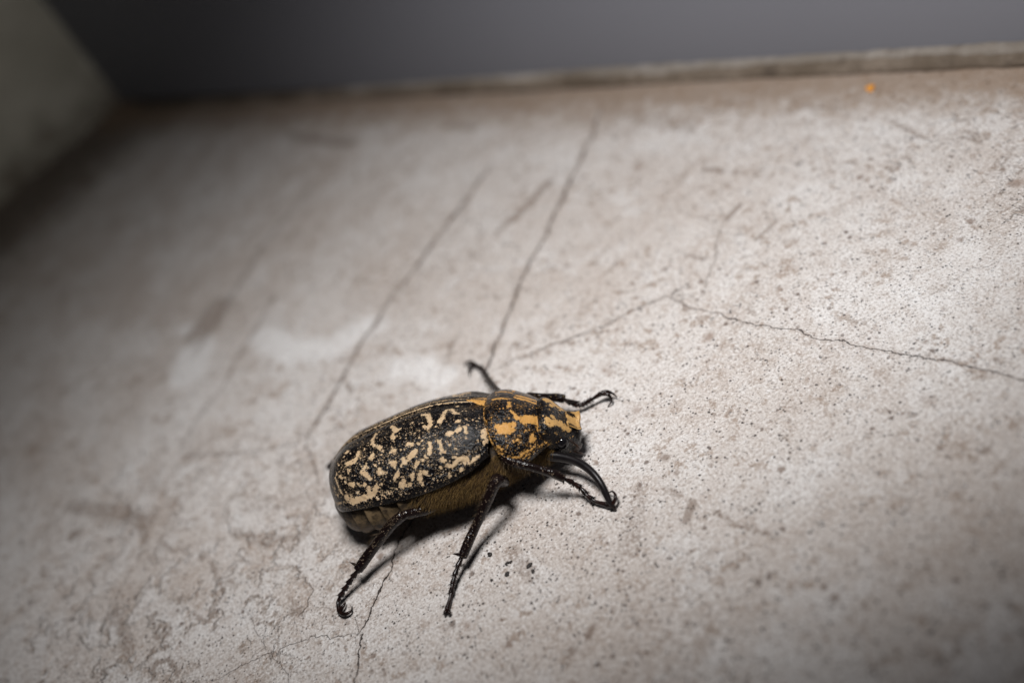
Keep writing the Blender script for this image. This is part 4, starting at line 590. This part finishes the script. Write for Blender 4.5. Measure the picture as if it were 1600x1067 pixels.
# body below the wing cases: one continuous shell from tail to neck
BO_BOT = [(3.6, -2), (4.1, -3.6), (5, -5.2), (6.5, -6.7), (9, -6.9), (14, -6.6), (20, -6.1), (28, -6.2), (33, -5.8), (38, -5), (41.5, -4.5)]
BO_W = [(3.6, .3), (3.8, 2.6), (4.3, 4.2), (5.2, 5.5), (6.5, 6.8), (8.5, 8.1), (12, 9.2), (18, 9.6), (25, 9.6), (29, 8.8), (32, 7.2), (35, 5.6), (38, 4.6), (41.5, 3.6)]
BO_TOP = [(3.6, -1.2), (4.1, -.1), (5.2, .8), (7, 1.3), (12, 1.8), (20, 2.3), (30, 2.4), (34, 2.0), (38, 1), (41.5, -.5)]
SEG = [3.6, 5.8, 8.3, 11.0, 13.8, 16.7, 19.8]
def body_section(a, ph):
    """ph 0..2pi, 0 = bottom, going up the near side."""
    w = interp(a, BO_W); zb = interp(a, BO_BOT); zt = interp(a, BO_TOP); zc = zb + (zt - zb) * .62
    s = np.sin(ph); c = np.cos(ph)
    y = -w * np.sign(s) * np.abs(s) ** .72; zb = np.where(y > 0, zb * .66, zb); z = np.where(c > 0, zc - (zc - zb) * np.abs(c) ** .72, zc + (zt - zc) * np.abs(c) ** .9)
    return y, z
def body_piece(name, a0, a1, m, n=26, swell=.0, cap_grow=0.0, prnt=None):
    nv = 72; V = []
    for i in range(n):
        u = i / (n - 1); a = a0 + (a1 - a0) * u
        for j in range(nv):
            ph = 2 * math.pi * j / nv; y, z = body_section(a, ph); zc = float(interp(a, BO_BOT)) * .5 + float(interp(a, BO_TOP)) * .5
            k = 1 + swell * (1 - u) ** 1.5 - swell * .5
            V.append((a - .35 * swell * 10 * 0, YC + y * k, zc + (z - zc) * k))
    F = grid_faces(n, nv, True, flip=False)
    F.append(tuple(range(nv))[::-1]); F.append(tuple((n - 1) * nv + j for j in range(nv)))
    return bpart(name, V, F, m, prnt)
thorax = body_piece('thorax', 19.6, 41.5, M['thorax'], 60)
for k in range(len(SEG) - 1):
    body_piece('abdomen_segment', SEG[k], SEG[k + 1] + .25, M['abdomen'], 16 if k else 34, .10 if k else .03)

# head, with a flat ochre face plate turned up at the front
HD_TOP = [(40.4, 11.0), (41.6, 11.2), (42.4, 10.4), (43.2, 9.1), (44.1, 7.6), (45.0, 6.2), (45.3, 5.7)]
HD_W = [(40.4, 4.0), (41.8, 3.8), (42.7, 3.3), (43.5, 2.6), (44.4, 2.0), (45.1, 1.9), (45.3, 1.7)]
HD_BOT = [(40.4, 3.8), (42, 2.2), (43, 1.8), (44, 2.2), (44.7, 3.3), (45.1, 4.3), (45.3, 4.8)]
def build_head():
    nu, nv = 50, 72; V = []; mk = []
    for i in range(nu):
        a = 40.4 + 4.9 * i / (nu - 1); w, zt, zb = (float(interp(a, t)) for t in (HD_W, HD_TOP, HD_BOT)); zc = zb + (zt - zb) * .68
        for j in range(nv):
            ph = 2 * math.pi * j / nv; s, c = math.sin(ph), math.cos(ph)
            y = -w * math.copysign(abs(s) ** .7, s); z = zc - (zc - zb) * abs(c) ** .9 if c > 0 else zc + (zt - zc) * abs(c) ** .75
            V.append((a, YC + y, z))
    V = np.array(V); F = grid_faces(nu, nv, True); F.append(tuple(range(nv))[::-1]); F.append(tuple((nu - 1) * nv + j for j in range(nv)))
    st = STROKES.get('head', []); near = V.copy(); near[:, 1] = np.where(V[:, 1] > YC, 2 * YC - V[:, 1], V[:, 1])
    mk = capsule_field(near, st) if st else np.full(len(V), -1.0)
    mk = np.where(V[:, 2] < 5.4, -1, mk)
    return bpart('head', V, F, M['head'], attrs=dict(mark=mk, speck=np.where(V[:, 2] > 7, .15, 0)))
HEAD = build_head()
def build_clypeus():
    nu, nv = 26, 30; V = []; th = []
    for lay in (0, 1):
        for i in range(nu):
            u = i / (nu - 1)
            for j in range(nv):
                t = -1 + 2 * j / (nv - 1)
                a = 43.75 + u * (1.75 + .22 * t * t - .12 * math.cos(t * 3.1)); w = 1.4 + .5 * u ** 1.5 - .35 * max(0, u - .8) / .2 * .5
                zt = 8.3 - 2.6 * u + .5 * max(0, u - .72) / .28 * (.6 + .4 * t * t) + .34 * max(0, abs(t) - .78) / .22 * u
                zt += .12 * (1 - t * t) * (1 - u) + .38 * t * t * u - .16 * u * (1 - u) * 4 * (1 - t * t) - .35 * max(0, .25 - u) / .25
                V.append((a, YC + w * t, zt - lay * (.32 + .1 * u)))
    n0 = nu * nv; F = grid_faces(nu, nv, flip=True) + grid_faces(nu, nv, off=n0)
    ring = [i * nv for i in range(nu)] + [(nu-1)*nv + j for j in range(1, nv)] + [i * nv + nv - 1 for i in range(nu - 2, -1, -1)] + [j for j in range(nv - 2, 0, -1)]
    for p, q in zip(ring, ring[1:] + ring[:1]): F.append((p, q, q + n0, p + n0))
    V = np.array(V); mk = np.full(len(V), .5)
    mk = mk - .75 * np.clip((44.3 - V[:, 0]) / .6, 0, 1) - .25 * np.exp(-((V[:, 1]) / .5)**2)
    mk = np.minimum(mk, np.hypot((V[:, 0] - 44.6) / 1.2, (np.abs(V[:, 1] - YC) - 1.15) * 1.4) - .38)
    return bpart('clypeus', V, F, M['head'], HEAD, attrs=dict(mark=mk, speck=np.full(len(V), .2)))
build_clypeus()
def ball(name, c, r, m, parent, sq=(1, 1, 1), nu=16, nv=22):
    V = []
    for i in range(nu):
        th = math.pi * (i + .01) / (nu - .98)
        for j in range(nv):
            f = 2 * math.pi * j / nv
            V.append((c[0] + r * sq[0] * math.sin(th) * math.cos(f), c[1] + r * sq[1] * math.sin(th) * math.sin(f), c[2] + r * sq[2] * math.cos(th)))
    F = grid_faces(nu, nv, True); F.append(tuple(range(nv))[::-1]); F.append(tuple((nu - 1) * nv + j for j in range(nv)))
    return bpart(name, V, F, m, parent)
for s in (-1, 1):
    ball('eye', (42.5, YC + s * 3.15, 6.2), 1.0, M['eye'], HEAD, (1.0, .8, 1.05))
    # antenna: a short jointed stalk and a leafy club
    P = [[43.4, YC + s*2.4, 6.2, .20], [43.9, YC + s*3.0, 5.6, .17], [44.4, YC + s*3.3, 4.8, .15], [44.5, YC + s*3.3, 4.2, .15]]
    V, F = tube(smooth_path(P, 14), 8); an = bpart('antenna', V, F, M['mouth'], HEAD)
# mouthparts: two blunt jaws and a pair of feelers under the head
for s in (-1, 1):
    V, F = tube(smooth_path([[42.4, YC + s*1.6, 3.8, .9], [43.3, YC + s*1.6, 3.0, .8], [44.0, YC + s*1.1, 2.5, .5], [44.4, YC + s*.7, 2.4, .2]], 16), 14)
    bpart('mandible', V, F, M['mouth'], HEAD)
    V, F = tube(smooth_path([[42.9, YC + s*2.2, 3.4, .25], [43.7, YC + s*2.5, 2.5, .22], [44.2, YC + s*2.3, 1.8, .2], [44.3, YC + s*2.0, 1.2, .1]], 14), 8)
    bpart('palp', V, F, M['mouth'], HEAD)

V, F = tube(smooth_path(DATA['HORN'], 60), 20, .8); bpart('horn', V, F, M['horn'])
tag(beetle.children[-1])
ball('horn_socket', (38.6, -.9, 5.6), 1.3, M['mouth'], None, (1.1, .9, .9))

# legs ---------------------------------------------------------------
COXA = {'front_near': [(37.6, -1.2, 6.6), (35.0, -1.9, 8.2)], 'mid_near': [(29.5, -3.5, 6.0), (33.0, -6.2, 7.4)], 'hind_near': [(24.0, -3.5, 5.6), (20.5, -6.3, 6.6)],
        'front_far': [(38.0, 3.5, 6.4), (39.2, 4.6, 7.2)], 'mid_far': [(30.0, 6.0, 6.0), (32.0, 8.6, 7.6)], 'hind_far': [(24.0, 6.0, 5.6), (19.0, 8.5, 7.0)]}
def hair_strand(p, d, L, r, bend):
    d = d / (np.linalg.norm(d) + 1e-9); q = p + d * L * .5 + bend * L * .12; e = p + d * L + bend * L * .45
    a = np.cross(d, [.3, .2, .9]); a /= np.linalg.norm(a) + 1e-9; b = np.cross(d, a); V = []
    for c, rr in ((p, r), (q, r * .75)):
        for k in range(3):
            th = k * 2.0944; V.append(c + rr * (math.cos(th) * a + math.sin(th) * b))
    V.append(e)
    return V, [(0, 1, 4, 3), (1, 2, 5, 4), (2, 0, 3, 5), (3, 4, 6), (4, 5, 6), (5, 3, 6)]
def build_leg(key):
    L = DATA['LEGS'][key]; far = key.endswith('far'); lm = M['limb_far' if far else 'limb']
    limb = np.array(L['limb'], float); cx = COXA[key]
    fem = smooth_path([[*cx[0], 1.25], [*(np.array(cx[0]) * .5 + np.array(cx[1]) * .5), 1.2], [*cx[1], 1.0], [*limb[0][:3], .72]], 30)
    V, F = tube(fem, 16, .85); leg = bpart('leg', V, F, lm)
    n = 70; tp = smooth_path(limb, n)
    t = np.linspace(0, 1, n); tp[:, 3] *= 1.08 + .24 * t ** 3
    V1, F1 = tube(tp, 16, .82, jitter=.05)
    bpart('tibia', V1, F1, lm, leg)
    for S in L['spurs']:
        P = smooth_path([[*S[0], .34], [*S[1], .24], [*S[2], .03]], 10); V, F = tube(P, 8); bpart('spur', V, F, M['tarsus'], leg)
    T = np.array(L['tarsus'], float)
    ts = smooth_path(np.hstack([T, np.zeros((len(T), 1))]), 101)[:, :3]
    last = 5; cuts = [0, 17, 34, 50, 66, 100]
    for k in range(5):
        seg = ts[cuts[k]:cuts[k + 1] + 2]; m = len(seg); u = np.linspace(0, 1, m)
        r = (.27 + .32 * u ** 1.6) if k < 4 else (.27 + .22 * u ** 1.5)
        r = r * (1 - .6 * np.clip((u - .94) / .06, 0, 1)); r = np.where(u < .05, .8 * r, r)
        parts = [tube(np.hstack([seg, r[:, None]]), 12, .85)]
        e = seg[-2]; d = seg[-1] - seg[-4]; d /= np.linalg.norm(d); sidev = np.cross(d, [0, 0, 1.0]); sidev /= np.linalg.norm(sidev) + 1e-9
        for sg in (-1, 1):
            for q in range(2 if k < 4 else 0):
                b = e - d * .12 * q; tip = b + d * (.55 + .2 * q) + sidev * sg * (.68 + .12 * q) + np.array([0, 0, -.12 + .35 * q])
                parts.append(tube(np.array([[*b, .15], [*(b * .5 + tip * .5 + [0, 0, .05]), .08], [*tip, .015]]), 6))
        V, F = join(parts); bpart('tarsus_segment', V, F, M['tarsus'], leg)
    for C in L['claws']:
        C = np.array(C, float); r = np.linspace(.42, .07, len(C)); V, F = tube(smooth_path(np.hstack([C, r[:, None]]), 24), 10); bpart('claw', V, F, M['tarsus'], leg)
    # fringe of fine hair along the shank
    parts = []
    cnt = {'hind_near': 75, 'mid_near': 60, 'front_near': 22}.get(key, 26)
    for _ in range(cnt):
        i = int(RNG.random() ** 1.2 * (n - 6)); p = tp[i, :3]; d = tp[min(i + 2, n-1), :3] - p; d /= np.linalg.norm(d)
        back = np.array([-.75, -.25, 0.15]) + RNG.normal(size=3) * .22; back -= d * (back @ d) * .7; back /= np.linalg.norm(back)
        parts.append(hair_strand(p + back * tp[i, 3] * .75, back + d * .7, .8 + RNG.random() * 1.1, .015, d * .3))
    V, F = join(parts); h = bpart('leg_hair', V, F, M['hair_grey'], leg); h['kind'] = 'stuff'
    return leg
for key in ('front_near', 'mid_near', 'hind_near', 'front_far', 'mid_far', 'hind_far'): build_leg(key)

# golden down on the flanks
def down():
    parts = []
    for sgn, count in ((1, 6500), (-1, 2500)):
        for _ in range(count):
            a = 18.5 + 22.5 * RNG.random(); ph = math.pi * (.16 + .55 * RNG.random())
            if a < 23 and RNG.random() < (23 - a) / 5: continue
            y, z = body_section(a, ph); y2, z2 = body_section(a, ph + .02); y = float(y) * sgn; y2 = float(y2) * sgn
            nrm = np.array([0, -(float(z2) - float(z)), (y2 - y)]) * sgn; nrm /= np.linalg.norm(nrm) + 1e-9
            if nrm[1] * y < 0: nrm = -nrm
            d = nrm * .55 + np.array([-.75, 0, -.45]) + RNG.normal(size=3) * .25
            parts.append(hair_strand(np.array([a, YC + y, float(z)]), d, .5 + .8 * RNG.random(), .026, np.array([-.3, 0, -.8])))
    V, F = join(parts); o = bpart('body_hair', V, F, M['hair'], smooth=False); o['kind'] = 'stuff'
down()
def collar():
    parts = []
    for _ in range(500):   # short fringe where the head meets the pronotum
        t = (RNG.random() * 2 - 1); th = abs(t) * math.pi / 2; a = 41.2 - .4 * t * t
        w, zt, zm = (float(interp(a, q)) for q in (PR_W, PR_TOP, PR_MARG)); y = math.copysign(w * math.sin(th) ** .92, t); z = zm + (zt - zm) * math.cos(th) ** .88
        parts.append(hair_strand(np.array([a, YC + y * .97, z - .35]), np.array([1, .2 * t, -.5]) + RNG.normal(size=3) * .3, .35 + .5 * RNG.random(), .02, np.array([0, 0, -.3])))
    V, F = join(parts); o = bpart('neck_hair', V, F, M['hair'], smooth=False); o['kind'] = 'stuff'
collar()
